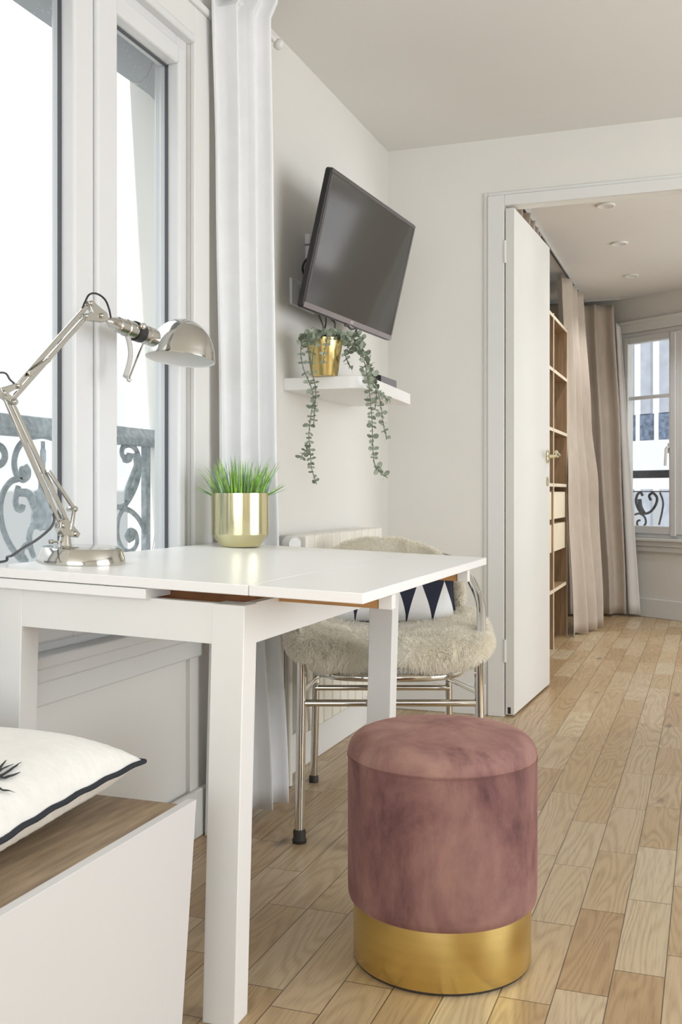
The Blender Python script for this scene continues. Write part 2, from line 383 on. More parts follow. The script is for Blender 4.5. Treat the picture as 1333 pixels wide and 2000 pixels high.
# left wall: inner layer and outer layer with the deeper reveal
y0, y1, z0, z1 = 1.47, 2.365, .565, 2.075
w = MB()
w.box((LX-.09, -2.2, 0), (LX, y0, CZ)); w.box((LX-.09, y1, 0), (LX, BY, CZ)); w.box((LX-.09, y0, 0), (LX-.012, y1, z0)); w.box((LX-.09, y0, z1), (LX, y1, CZ))
w.box((-1.6, -2.2, 0), (LX-.09, 1.22, CZ)); w.box((-1.6, 2.6, 0), (LX-.09, BY+.06, CZ)); w.box((-1.6, 1.22, 0), (LX-.09, 2.6, .56)); w.box((-1.6, 1.22, 2.2), (LX-.09, 2.6, CZ))
struct(w.build('wall_left', M['wall'], smooth=False))
# divider wall with doorway
DX0, DX1, DZ = -.777, -.03, 2.050
w = MB(); w.box((LX-.18, BY, 0), (DX0, BY+.06, CZ)); w.box((DX1, BY, 0), (3.0, BY+.06, CZ)); w.box((DX0, BY, DZ), (DX1, BY+.06, CZ))
struct(w.build('wall_back', M['wall'], smooth=False))
# far room walls
w = MB(); w.box((-1.6, BY+.06, 0), (-1.38, 8.6, CZ)); struct(w.build('wall_far_left', M['wall'], smooth=False))
# right wall with two tall openings, a fill lamp added outside
w = MB()
for a, b_ in ((-2.2, .8), (3.0, 4.1)): w.box((2.4, a, 0), (2.6, b_, CZ))
w.box((2.4, -2.2, 2.2), (2.6, BY, CZ)); w.box((2.4, -2.2, 0), (2.6, BY, .3))
struct(w.build('wall_right', M['wall'], smooth=False))

w = MB(); w.box((-1.6, -2.3, 0), (-1.2, -2.2, CZ)); w.box((1.8, -2.3, 0), (2.6, -2.2, CZ)); w.box((-1.2, -2.3, 0), (1.8, -2.2, .4)); w.box((-1.2, -2.3, 2.3), (1.8, -2.2, CZ))
struct(w.build('wall_rear', M['wall'], smooth=False))
w = MB(); w.box((2.6, BY+.06, 0), (2.7, 4.6, CZ)); w.box((2.6, 7.0, 0), (2.7, 8.2, CZ)); w.box((2.6, 4.6, 0), (2.7, 7.0, .5)); w.box((2.6, 4.6, 2.15), (2.7, 7.0, CZ))
struct(w.build('wall_far_right', M['wall'], smooth=False))
# far wall, turned: local frame with +x along the wall to the right, y outward
FA = math.radians(-36)
FO = Vector((-.185, 7.55, 0)); FD = Vector((math.cos(FA), math.sin(FA), 0)); FN = Vector((-math.sin(FA), math.cos(FA), 0))
def fw(s, d, z): return FO + FD*s + FN*d + Vector((0, 0, z))
def onfar(x, y, d=0):
    r = FW + RT*((x-666.5)/2000) + Vector((0, 0, (962-y)/2000)); o = FO+FN*d-EYE
    t = (o.dot(FN))/(r.dot(FN)); p = EYE+r*t; q = p-FO
    return q.dot(FD), p.z
def fbox(mb, s0, s1, d0, d1, z0, z1):
    return mb.hexa([fw(s0, d0, z0), fw(s1, d0, z0), fw(s1, d1, z0), fw(s0, d1, z0), fw(s0, d0, z1), fw(s1, d0, z1), fw(s1, d1, z1), fw(s0, d1, z1)])
f0 = onfar(1216, 800)[0]; fm = onfar(1322, 800)[0]; fr = fm + (fm-f0)      # window left edge, middle, right edge
zb = onfar(1246, 1048)[1]-.005; zt = onfar(1240, 650)[1]
w = MB(); fbox(w, -1.7, f0, 0, .12, 0, CZ); fbox(w, fr, 1.6, 0, .12, 0, CZ); fbox(w, f0, fr, 0, .12, 0, zb); fbox(w, f0, fr, 0, .12, zt, CZ)
struct(w.build('wall_far', M['wall'], smooth=False))

# baseboards
bz = .125
struct(MB().box((LX, 2.37, 0), (LX+.015, BY-.0005, bz)).box((LX, -2, 0), (LX+.015, 2.37, bz)).build('baseboard_left', M['trim'], bevel=.004))
struct(MB().box((LX+.016, BY-.014, 0), (DX0-.075, BY, bz)).build('baseboard_back', M['trim'], bevel=.004))
w = MB(); fbox(w, -1.3, 1.5, -.016, 0, 0, .135); struct(w.build('baseboard_far', M['trim'], bevel=.004))
# door surround
w = MB()
w.box((DX0-.068, BY-.016, 0), (DX0, BY, DZ+.045)); w.box((DX1, BY-.016, 0), (DX1+.068, BY, DZ+.045)); w.box((DX0-.0005, BY-.016, DZ), (DX1+.0005, BY, DZ+.045))
w.box((DX0-.085, BY-.008, 0), (DX0-.068, BY, DZ+.060)); w.box((DX0-.068, BY-.008, DZ+.045), (DX1+.085, BY, DZ+.060))
struct(w.build('trim_1', M['trim'], bevel=.003))
# door leaf, swung open into the far room
door = holder('door_1')
da = math.radians(-2.7)
hp = Vector((-.7735, 4.088, 0)); dd = Vector((-math.sin(da), math.cos(da), 0)); dn = Vector((math.cos(da), math.sin(da), 0))
def dp(t, k, z): return hp + dd*t + dn*k + Vector((0, 0, z))
def dbox(mb, t0, t1, k0, k1, z0, z1):
    return mb.hexa([dp(t0, k0, z0), dp(t0, k1, z0), dp(t1, k1, z0), dp(t1, k0, z0), dp(t0, k0, z1), dp(t0, k1, z1), dp(t1, k1, z1), dp(t1, k0, z1)])
dbox(MB(), 0, .73, 0, .036, .010, 2.040).build('door_leaf', M['door'], door, bevel=.0015)
for zz in (1.82, .22):
    MB().lathe([(.006, 0), (.006, .09)], 12, Matrix.Translation(dp(-.004, .0, zz))).build('hinge', M['plastic'], door)
b_ = MB(); dbox(b_, -.001, .0005, .010, .022, .014, .04); b_.build('bolt_slot', M['black'], door)
ht, hz = .665, 1.066
b_ = MB(); b_.lathe([(.0, .0), (.019, .0), (.021, .002), (.021, .007), (.018, .009), (0, .009)], 24, axis_mtx(dp(ht, .036, hz), dp(ht, .05, hz)) @ Matrix.Diagonal((1, 1.5, 1, 1)))
rose = b_.build('handle_rose', M['brasspale'], door)
b_ = MB(); b_.tube(smooth_path([dp(ht, .04, hz), dp(ht, .07, hz), dp(ht, .085, hz+.002), dp(ht-.012, .092, hz+.004), dp(ht-.06, .094, hz+.010), dp(ht-.10, .098, hz+.016)]), .0085, 12)
b_.build('door_handle', M['brasspale'], door, label='brass lever handle')
b_ = MB(); b_.lathe([(.0, .0), (.015, .0), (.016, .002), (.016, .005), (.013, .006), (0, .006)], 24, axis_mtx(dp(ht, .036, hz-.115), dp(ht, .05, hz-.115)) @ Matrix.Diagonal((1, 1.4, 1, 1)))
b_.build('keyhole_plate', M['brasspale'], door)

# ---- window 1 in the left wall
win = holder('window_1')
fx = LX+.004
b_ = MB()
b_.box((LX-.075, y1-.055, z0), (fx-.012, y1, z1)); b_.box((LX-.075, y0, z0), (fx-.012, y0+.055, z1)); b_.box((LX-.075, y0+.055, z1-.055), (fx-.012, y1-.055, z1)); b_.box((LX-.075, y0+.055, z0), (fx-.012, y1-.055, z0+.045))
b_.build('window_frame', M['pvc'], win, bevel=.006)
b_ = MB(); b_.box((LX, y1, z0), (LX+.014, y1+.085, z1+.085)); b_.box((LX, y0-.085, z0), (LX+.014, y0, z1+.085)); b_.box((LX, y0, z1), (LX+.014, y1, z1+.085))
b_.box((LX, y0-.10, z1+.085), (LX+.022, y1+.10, z1+.105))
b_.build('casing', M['trim'], win, bevel=.003)
def sash(ya, yb, name, mid_right, proj):
    st = .062; zz0, zz1 = z0+.03, z1-.045; xo = fx+proj; xi = LX-.05
    s_ = MB(); lf = .08 if not mid_right else st; rt_ = .074 if mid_right else .034
    s_.box((xi, ya, zz0), (xo, ya+lf, zz1)); s_.box((xi, yb-rt_, zz0), (xo, yb, zz1)); s_.box((xi, ya+lf, zz0), (xo, yb-rt_, zz0+st)); s_.box((xi, ya+lf, zz1-.048), (xo, yb-rt_, zz1))
    so = s_.build(name, M['pvc'], win, bevel=.007, bseg=3)
    g = MB(); a0, a1, c0, c1 = ya+lf, yb-rt_, zz0+st, zz1-.048; t_ = .004
    for bx in (((a0, c0), (a0+t_, c1)), ((a1-t_, c0), (a1, c1)), ((a0, c0), (a1, c0+t_)), ((a0, c1-t_), (a1, c1))):
        g.box((LX-.030, bx[0][0], bx[0][1]), (LX-.022, bx[1][0], bx[1][1]))
    g.build('glazing_seal', M['gasket'], so)
    MB().box((LX-.036, a0-.002, c0-.002), (LX-.030, a1+.002, c1+.002)).build('pane', M['glass'], so, smooth=False)
    return so
YM = 1.912
sash(y0+.03, YM, 'sash', True, .006)
s2 = sash(YM+.002, y1-.04, 'sash', False, .006)
MB().box((fx, YM-.001, z0+.05), (fx+.016, YM+.078, z1-.07)).build('cover_strip', M['pvc'], win, bevel=.006, bseg=3)
MB().box((LX-.02, y0+.03, z1-.012), (LX+.016, y1+.002, z1+.010)).build('drip_bead', M['pvc'], win, bevel=.004)
b_ = MB()
b_.box((LX-.012, y0-.08, z0-.012), (LX+.045, y1+.075, z0+.012)); b_.box((LX-.012, y0-.07, z0-.045), (LX+.022, y1+.065, z0-.012)); b_.box((LX-.012, y0-.06, z0-.095), (LX+.010, y1+.055, z0-.045))
b_.build('window_sill', M['trim'], win, bevel=.005, bseg=3)

# ---- window 2 in the far wall
win2 = holder('window_2')
b_ = MB(); fbox(b_, f0-.07, fr+.07, -.02, 0, zt, zt+.085); fbox(b_, f0-.07, f0, -.02, 0, zb-.06, zt); fbox(b_, fr, fr+.07, -.02, 0, zb-.06, zt); fbox(b_, f0-.07, fr+.07, -.035, -.0, zt+.06, zt+.085)
b_.build('casing', M['trim'], win2, bevel=.004)
b_ = MB(); fbox(b_, f0, f0+.028, .0, .06, zb, zt); fbox(b_, fr-.028, fr, .0, .06, zb, zt); fbox(b_, f0+.028, fr-.028, 0, .06, zt-.03, zt); fbox(b_, f0+.028, fr-.028, 0, .06, zb, zb+.03)
b_.build('window_frame', M['pvc'], win2, bevel=.004)
ztr = onfar(1260, 776)[1]
def fsash(sa, sb, lf, rf):
    a, c = zb+.03, zt-.03; s_ = MB(); fbox(s_, sa, sa+lf, -.012, .045, a, c); fbox(s_, sb-rf, sb, -.012, .045, a, c); fbox(s_, sa+lf, sb-rf, -.012, .045, c-.05, c); fbox(s_, sa+lf, sb-rf, -.012, .045, a, a+.055)
    so = s_.build('sash', M['pvc'], win2, bevel=.005)
    t_ = MB(); fbox(t_, sa+lf, sb-rf, .0, .03, ztr-.012, ztr+.012); t_.build('glazing_bar', M['pvc'], so, bevel=.002)
    p_ = MB(); fbox(p_, sa+lf-.002, sb-rf+.002, .014, .02, a+.05, c-.045); p_.build('pane', M['glass'], so, smooth=False)
    return so
fsash(f0+.028, fm, .035, .055); fsash(fm+.001, fr-.028, .055, .035)
b_ = MB(); fbox(b_, fm-.03, fm+.012, -.03, -.012, zb+.02, zt-.04); b_.build('cover_strip', M['pvc'], win2, bevel=.004)
hs, hzz = fm-.045, onfar(1300, 880)[1]
b_ = MB(); b_.tube([fw(hs, -.012, hzz+.02), fw(hs, -.045, hzz+.02), fw(hs-.005, -.05, hzz+.01), fw(hs-.012, -.05, hzz-.11)], .009, 10); fbox(b_, hs-.015, hs+.015, -.02, -.012, hzz-.02, hzz+.05)
b_.build('window_handle', M['pvc'], win2)
b_ = MB(); fbox(b_, f0-.08, fr+.08, -.05, 0, zb-.022, zb); fbox(b_, f0-.07, fr+.07, -.03, 0, zb-.06, zb-.022); fbox(b_, f0-.06, fr+.06, -.018, 0, zb-.10, zb-.06)
b_.build('window_sill', M['trim'], win2, bevel=.004)

# ================================================================== OUTSIDE
# blind hanging in the outer reveal
bl = thing('roller_blind', 'rolled down strip of woven grey blind outside the left window', 'blind', (-1.45, 1.9, 2.17))
zbl = P(313, 202, X=-1.45).z
b_ = MB(); b_.grid(lambda u, v: Vector((-1.45+.004*math.sin(9*u), 1.23+u*1.33, 2.17-v*(2.17-zbl) - (.02*max(0, u-.93)/.07 if v > .98 else 0))), 40, 8)
b_.build('blind_cloth', M['blind'], bl)
MB().tube([(-1.43, 1.23, 2.165), (-1.43, 2.585, 2.165)], .022, 20).build('roller_tube', M['plastic'], bl)
MB().box((-1.40, 1.25, 2.02+.10), (-1.385, 2.57, 2.02+.135)).build('blind_rail', M['plastic'], bl, bevel=.003)
q = lambda x, y: P(x, y, X=-1.395)
MB().tube(smooth_path([q(286, 78), q(296, 100), q(297, 125), q(286, 150), q(272, 163), q(258, 162)]), .0022, 8).tube(smooth_path([q(292, 85), q(302, 110), q(312, 160), q(314, 210), q(318, 280), q(324, 350), q(327, 395)]), .0018, 8).build('pull_cord', M['plastic'], bl)
tag(MB().tube(smooth_path([q(321, 760), q(318, 850), q(310, 960), q(303, 1040), q(296, 1085)]), .0012, 6).tube(smooth_path([q(324, 760), q(320, 850), q(313, 960), q(306, 1040), q(300, 1085)]), .0012, 6).build('blind_cord', M['greyplastic']), 'thin pale looped cord hanging outside the right pane, above the balcony rail', 'cord')

# railing outside the left window
RX = -1.5
rail = thing('balcony_railing', 'weathered grey iron railing with scrolls outside the near window', 'railing', (RX, 1.9, .6))
rt0 = P(250, 842, X=RX).z
prof = [(-.026, -.026), (.026, -.026), (.03, -.012), (.02, .006), (.014, .022), (-.014, .022), (-.02, .006), (-.03, -.012)]
zr = rt0-.012
b_ = MB(); k = len(prof); b_.add([(RX+x, 1.22, zr+z) for x, z in prof]+[(RX+x, 2.6, zr+z) for x, z in prof], [tuple(range(k)), tuple(range(2*k-1, k-1, -1))]+[(i, (i+1) % k, (i+1) % k+k, i+k) for i in range(k)])
b_.build('handrail', M['iron'], rail, bevel=.003)
yp = P(285, 960, X=RX).y
MB().box((RX-.009, yp-.012, .56), (RX+.009, yp+.012, zr-.02)).build('post', M['iron'], rail, bevel=.002)
MB().box((RX-.009, 1.27, .56), (RX+.009, 1.294, zr-.02)).build('post', M['iron'], rail, bevel=.002)
MB().box((RX-.008, 1.22, .60), (RX+.008, 2.6, .622)).build('lower_rail', M['iron'], rail, bevel=.002)
R = lambda x, y: P(x, y, X=RX)
sc = MB(); sc_mid = MB()
def scroll(pts, r0, r1=None, flat=.7, tgt=None):
    pth = smooth_path([R(*p) for p in pts], 7); nn = len(pth)
    r1 = r0 if r1 is None else r1
    rad = [r0+(r1-r0)*i/(nn-1) for i in range(nn)]
    (tgt or sc).tube(pth, rad, 10, flat, upv=(0, 1, 0))
A1 = [(252, 890), (243, 894), (238, 884), (241, 873), (252, 869), (264, 876), (271, 892), (273, 912), (270, 935), (261, 960), (248, 982), (236, 990), (218, 988)]
scroll(A1, .008)
scroll([(243, 896), (252, 896), (254, 886)], .011, .012)
scroll([(266, 885), (267, 905), (268, 925), (262, 950), (252, 968), (246, 985)], .009, .006, 1.1)
scroll([(266, 905), (258, 930), (250, 955), (248, 978)], .006, .013, .8)
scroll([(272, 906), (287, 908)], .006)
A2 = [(243, 993), (258, 1000), (272, 1015), (281, 1035), (284, 1060), (285, 1085)]
scroll(A2, .008)
A3 = [(244, 990), (233, 1008), (229, 1035), (233, 1060), (245, 1076), (260, 1074), (268, 1058), (264, 1040), (253, 1036), (247, 1046), (254, 1056)]
scroll(A3, .007, .008)
scroll([(250, 1040), (257, 1042), (258, 1050), (251, 1052)], .012, .010)
# central ornament, mirrored about its own axis
yc = R(84, 960).y
def scroll2(pts, r0, r1=None, flat=.7):
    P3 = [R(*p) for p in pts]
    for sgn in (1, -1):
        q3 = [Vector((p.x, yc+sgn*(p.y-yc), p.z)) for p in P3]
        pth = smooth_path(q3, 7); nn = len(pth); rr1 = r0 if r1 is None else r1
        sc_mid.tube(pth, [r0+(rr1-r0)*i/(nn-1) for i in range(nn)], 10, flat, upv=(0, 1, 0))
scroll2([(52, 918), (42, 916), (44, 928), (53, 930), (56, 920), (50, 910), (38, 905)][:6], .007)
scroll2([(84, 850), (60, 854), (40, 868), (30, 888), (28, 910), (34, 930), (46, 937), (55, 928), (51, 915), (44, 919)], .008)
scroll2([(40, 934), (22, 940), (8, 958), (1, 985), (2, 1015), (10, 1045), (24, 1072), (40, 1092), (52, 1096)], .008)
scroll2([(36, 950), (34, 962), (42, 962), (56, 965), (66, 985), (74, 1010), (84, 1030)], .008, .013)
scroll2([(32, 965), (30, 980), (34, 993), (42, 994), (44, 986)], .008, .009)
scroll2([(84, 1020), (66, 1024), (57, 1045), (60, 1070), (66, 1088)], .011, .007)
scroll2([(60, 1068), (48, 1066), (42, 1080), (48, 1092)], .008)
sc_mid.tube(smooth_path([R(84, 862), R(84, 880), R(84, 905), R(84, 930), R(84, 960), R(84, 1000), R(84, 1035)], 6), [.007]*6+[.010]*6+[.008]*6+[.016]*6+[.030]*6+[.040]*6+[.012], 12, .45, upv=(0, 1, 0))
sl = MB(); scroll([(-14, 872), (0, 872), (8, 882), (9, 895), (2, 906), (-10, 910)], .009, tgt=sl); sl.build('scroll_tip', M['iron'], rail)
sc.build('end_scroll', M['iron'], rail); sc_mid.build('palmette', M['iron'], rail)
# neighbouring building seen through the far window
bd = thing('opposite_building', 'pale building facade with grey shutters across the street beyond the far window', 'building', fw(0, 6, 0))
b_ = MB(); fbox(b_, -2, 14, 6.25, 6.6, -3, 6); b_.build('facade_wall', M['facade'], bd, smooth=False)
b_ = MB(); fbox(b_, -2, 14, 5.95, 6.25, 1.60, 1.67); fbox(b_, -2, 14, 6.05, 6.25, 1.10, 1.16); b_.build('stone_cornice', M['stone'], bd, bevel=.02)
iv = sorted(onfar(x_, 800, 6.2)[0] for x_ in (1225, 1340))
for i in range(int(iv[0]/.34)-3, int(iv[1]/.34)+4):
    c_ = i*.34+.06
    b_ = MB(); fbox(b_, c_-.09, c_+.09, 6.19, 6.25, 2.06, 6); b_.build('shutter', M['shutter'], bd, smooth=False)
    b_ = MB(); fbox(b_, c_-.11, c_+.11, 6.20, 6.25, 1.67, 2.06); b_.build('window_pane', M['darkglass'], bd, smooth=False)
    b_ = MB(); fbox(b_, c_-.09, c_+.09, 6.19, 6.25, -3, .95); b_.build('shutter', M['shutter'], bd, smooth=False)
# far railing
r2 = thing('balcony_railing', 'small dark iron railing with curls outside the far window', 'railing', fw(0, .2, zb))
zr2 = onfar(1262, 926, .22)[1]
b_ = MB(); fbox(b_, f0-.3, fr+.3, .20, .25, zr2-.03, zr2+.028); b_.build('handrail', M['iron2'], r2, bevel=.008)
F2 = lambda x, y: fw(onfar(x, y, .22)[0], .22, onfar(x, y, .22)[1])
b_ = MB(); b_.tube([fw(f0-.3, .22, onfar(1262, 960, .22)[1]), fw(fr, .22, onfar(1262, 960, .22)[1])], .004, 8); b_.build('upper_bar', M['iron2'], r2)
def sc2(pts, r, sh=0):
    pth = smooth_path([F2(*p)+FD*sh for p in pts], 6); b_.tube(pth, r, 8)
for sh in (0, .52):
    b_ = MB()
    sc2([(1256, 968), (1252, 962), (1246, 966), (1243, 978), (1246, 990), (1252, 1000), (1262, 1003), (1273, 998), (1282, 985), (1284, 972), (1276, 963), (1269, 968), (1272, 977)], .010, sh)
    sc2([(1290, 962), (1296, 980), (1294, 1000), (1288, 1025)], .007, sh)
    sc2([(1241, 1005), (1250, 1003), (1260, 1010), (1262, 1022), (1254, 1030), (1246, 1026), (1246, 1018), (1251, 1016)], .008, sh)
    sc2([(1250, 975), (1252, 990), (1258, 1002)], .016, sh)
    b_.build('scroll', M['iron2'], r2)

# ================================================================== TABLE
TF = Vector((-.518, 1.540, .74)); TX = Vector((-.9992, -.018, .036)); TY = Vector((0, 1, 0))
def T(u, s, w): return TF + TX*u + TY*s + Vector((0, 0, w))
def tbox(mb, u0, u1, s0, s1, w0, w1):
    return mb.hexa([T(u1, s0, w0), T(u0, s0, w0), T(u0, s1, w0), T(u1, s1, w0), T(u1, s0, w1), T(u0, s0, w1), T(u0, s1, w1), T(u1, s1, w1)])
TU, TS = .722, .952
tb = thing('extending_table', 'white extending dining table pushed against the window wall', 'table', (-.87, 2.0, 0))
tbox(MB(), .1995, TU, 0, TS, -.0175, 0).build('tabletop', M['table'], tb, bevel=.0015)
tbox(MB(), 0, .1985, 0, TS, -.0175, 0).build('extension_leaf', M['table'], tb, bevel=.0015)
tbox(MB(), .393, TU-.005, .003, TS-.003, -.037, -.019).build('stowed_leaf', M['table'], tb, bevel=.0012)
tbox(MB(), .27, .66, .022, .040, -.106, -.037).build('apron', M['tableleg'], tb)
tbox(MB(), .27, .66, .912, .930, -.106, -.037).build('apron', M['tableleg'], tb)
tbox(MB(), .218, .236, .065, .885, -.106, -.037).build('apron', M['tableleg'], tb)
tbox(MB(), .690, .708, .065, .885, -.106, -.037).build('apron', M['tableleg'], tb)
for (ua, ub) in ((.215, .275), (.655, .712)):
    for (sa, sb) in ((.02, .072), (.878, .93)):
        tp = [T(ub, sa, -.0375), T(ua, sa, -.0375), T(ua, sb, -.0375), T(ub, sb, -.0375)]
        bt = [Vector((p.x-.019, p.y, 0)) for p in tp]
        if ua < .3 and sa < .5: tp = [p for p in tp]
        MB().hexa(bt+tp).build('leg', M['tableleg'], tb, bevel=.0015)
for sa in (.172, .765):
    tbox(MB(), .03, .52, sa, sa+.018, -.045, -.0185).build('slide_rail', M['rawwood'], tb, bevel=.001, label='bare wooden slide rail')
    tbox(MB(), .004, .029, sa-.002, sa+.02, -.045, -.0185).build('rail_end_cap', M['tableleg'], tb, bevel=.001)
tbox(MB(), .236, .69, .09, .11, -.06, -.021).build('inner_rail', M['brownwood'], tb, label='brown wooden inner rail')

# ================================================================== CURTAIN by the window
def curtain(mb, ends, levels, folds, amp, ph, zt_, zb_, nu=160, nv=40, taper=.6, seed=0, pw=.9, h2=.12):
    # ends: list of (z, A(x,y), B(x,y)) from top to bottom; folds run across
    def fn(u, v):
        z = zt_+(zb_-zt_)*v
        for i in range(len(ends)-1):
            if z <= ends[i][0] and z >= ends[i+1][0] or i == len(ends)-2:
                t = (ends[i][0]-z)/(ends[i][0]-ends[i+1][0]); t = max(0, min(1, t)); t = t*t*(3-2*t)
                A = Vector(ends[i][1]).lerp(Vector(ends[i+1][1]), t); B = Vector(ends[i][2]).lerp(Vector(ends[i+1][2]), t); break
        d = B-A; nrm = Vector((d.y, -d.x)).normalized()
        uu = u+.012*math.sin(7*u+4*v+seed)
        a = amp*(.75+.25*math.sin(3*v+5*u+seed))*min(1, 6*u+.15)*min(1, 6*(1-u)+.25)
        s_ = math.sin(2*PI*folds*uu+ph+.5*math.sin(2.2*v+seed))
        s_ = math.copysign(abs(s_)**pw, s_)
        o_ = a*s_ + h2*a*math.sin(2*PI*folds*1.7*uu+1.3+2*v)
        p = A + d*(u+.25/folds*.35*math.cos(2*PI*folds*uu+ph)) + nrm*o_
        return Vector((p.x, p.y, z))
    return mb.grid(fn, nu, nv)
Yx = lambda x, X: P(x, 900, X=X).y
cw = thing('window_curtain', 'long white cotton curtain hanging between the near window and the television', 'curtain', (-1.18, 2.6, 0))
b_ = MB()
ends = [(2.26, (-1.245, Yx(409, -1.245)), (-1.14, Yx(531, -1.14))), (1.75, (-1.245, Yx(418, -1.245)), (-1.13, Yx(536, -1.13))), (1.1, (-1.245, Yx(425, -1.245)), (-1.13, Yx(540, -1.13))),
        (.7, (-1.25, Yx(427, -1.25)), (-1.13, Yx(545, -1.13))), (.02, (-1.235, Yx(425, -1.235)), (-1.13, Yx(563, -1.13)))]
curtain(b_, ends, None, 3.3, .027, .4, 2.318, .022, seed=1)
b_.build('curtain_cloth', M['curtain_w'], cw, solid=.002)
rod = thing('curtain_rod', 'white curtain rod with a small round end beside the ceiling', 'rod', (-1.16, 2.6, 2.24))
MB().tube([(-1.21, .9, 2.235), (-1.21, 2.77, 2.235)], .009, 14).build('pole', M['plastic'], rod)
e0 = P(542, 41, X=-1.21); e0.z = 2.235
MB().lathe([(0, -.016), (.010, -.013), (.016, -.004), (.016, .004), (.010, .013), (0, .016)], 20, Matrix.Translation((e0.x, e0.y+.01, e0.z)) @ Matrix.Rotation(PI/2, 4, 'X')).build('finial', M['plastic'], rod)
MB().tube([(-1.27, 2.76, 2.235), (-1.21, 2.76, 2.235)], .007, 12).build('bracket', M['plastic'], rod)

# ================================================================== TELEVISION
tvc = Vector((-1.095, 3.266, 1.673)); yaw, tilt, roll = -.080, .232, -.007
wy = Vector((-math.sin(yaw), math.cos(yaw), 0)); nn = Vector((math.cos(yaw), math.sin(yaw), 0))
hh = Vector((0, 0, 1))*math.cos(tilt)+nn*math.sin(tilt); n2 = wy.cross(hh)
w2 = wy*math.cos(roll)+hh*math.sin(roll); h2 = hh*math.cos(roll)-wy*math.sin(roll)
tvm = Matrix((w2.to_4d(), n2.to_4d(), h2.to_4d(), (0, 0, 0, 1))); tvm = Matrix(((w2.x, n2.x, h2.x, tvc.x), (w2.y, n2.y, h2.y, tvc.y), (w2.z, n2.z, h2.z, tvc.z), (0, 0, 0, 1)))
tv = bpy.data.objects.new('television', None); C.objects.link(tv); tv.matrix_world = tvm; bpy.context.view_layer.update()
tag(tv, 'black flat screen television tilted down on a wall arm above the shelf', 'television')
# local: x along width, y towards the viewer, z up
W, H_ = .73, .43
def rrect(w_, h_, r, seg=5):
    o = []
    for cx_, cz_, a0 in ((w_/2-r, h_/2-r, 0), (-w_/2+r, h_/2-r, PI/2), (-w_/2+r, -h_/2+r, PI), (w_/2-r, -h_/2+r, 3*PI/2)):
        for i in range(seg+1):
            a = a0+PI/2*i/seg; o.append((cx_+r*math.cos(a), cz_+r*math.sin(a)))
    return o
def plate(mb, poly, ya, yb):
    k = len(poly); return mb.add([(x, ya, z) for x, z in poly]+[(x, yb, z) for x, z in poly], [tuple(range(k)), tuple(range(2*k-1, k-1, -1))]+[(i, i+k, (i+1) % k+k, (i+1) % k) for i in range(k)])
b_ = local(); plate(b_, rrect(W, H_, .012), -.022, -.001); b_.box((-.29, -.05, -.17), (.29, -.022, .15)); b_.build('body', M['blackplastic'], tv, bevel=.003)
b_ = local()
for a in ((-W/2+.004, H_/2-.016, W/2-.004, H_/2-.004), (-W/2+.004, -H_/2+.02, -W/2+.016, H_/2-.016), (W/2-.016, -H_/2+.02, W/2-.004, H_/2-.016)):
    b_.box((a[0], -.002, a[1]), (a[2], .003, a[3]))
b_.build('bezel', M['bezel'], tv, bevel=.0015)
b_ = local(); b_.box((-W/2+.004, -.002, -H_/2+.002), (W/2-.004, .004, -H_/2+.020)); b_.add([(-.01, 0, 0)], []); b_.build('lower_bezel', M['bezellow'], tv, bevel=.0015, label='silver grey lower bezel')
b_ = local(); b_.box((-W/2+.016, -.001, -H_/2+.020), (W/2-.016, .0012, H_/2-.016)); b_.build('screen', M['screen'], tv, smooth=False)
b_ = local(); b_.lathe([(0, 0), (.0045, 0), (.0045, .0012), (0, .0012)], 16, Matrix.Translation((-.012, .004, -H_/2+.011)) @ Matrix.Rotation(-PI/2, 4, 'X')); b_.build('logo_disc', mat('logo_rose', 'D9B8B4', .3), tv)
tcu = bpy.data.curves.new('logo_text', 'FONT'); tcu.body = 'LG'; tcu.size = .011; tcu.extrude = .0004; tcu.align_x = 'LEFT'; tcu.align_y = 'CENTER'
to = bpy.data.objects.new('logo_text', tcu); C.objects.link(to); tcu.materials.append(M['plastic']); to.parent = tv
to.matrix_local = Matrix.Translation((.0, .0045, -H_/2+.011)) @ Matrix(((1, 0, 0, -.004), (0, 0, 1, 0), (0, 1, 0, 0), (0, 0, 0, 1)))
bpy.context.view_layer.update()
tme = bpy.data.meshes.new_from_object(to.evaluated_get(bpy.context.evaluated_depsgraph_get())); tml = to.matrix_local.copy(); bpy.data.objects.remove(to)
to = bpy.data.objects.new('logo_letters', tme); C.objects.link(to); to.parent = tv; to.matrix_local = tml
if not tme.materials: tme.materials.append(M['plastic'])
b_ = local(); b_.box((-.03, -.012, -H_/2-.008), (.012, .002, -H_/2+.002)); b_.build('sensor_tab', M['bezellow'], tv, bevel=.002)
arm = thing('tv_wall_bracket', 'dark metal wall bracket and arm half hidden behind the television', 'bracket', (-1.26, 3.3, 1.6))
back = tvm @ Vector((0, -.05, 0))
MB().box((-1.27, 3.22, 1.52), (-1.258, 3.34, 1.70)).build('wall_plate', M['black'], arm, bevel=.002)
MB().tube([(-1.258, 3.28, 1.67), back], .018, 12).build('arm', M['black'], arm)
q = lambda x, y, X: P(x, y, X=X)
tag(MB().tube(smooth_path([q(612, 506, -1.2), q(601, 505, -1.22), q(592, 520, -1.24), q(594, 536, -1.24), q(604, 548, -1.22)]), .0035, 10).build('television_cable', M['blackplastic']), 'black cable looping out behind the left edge of the television', 'cable')
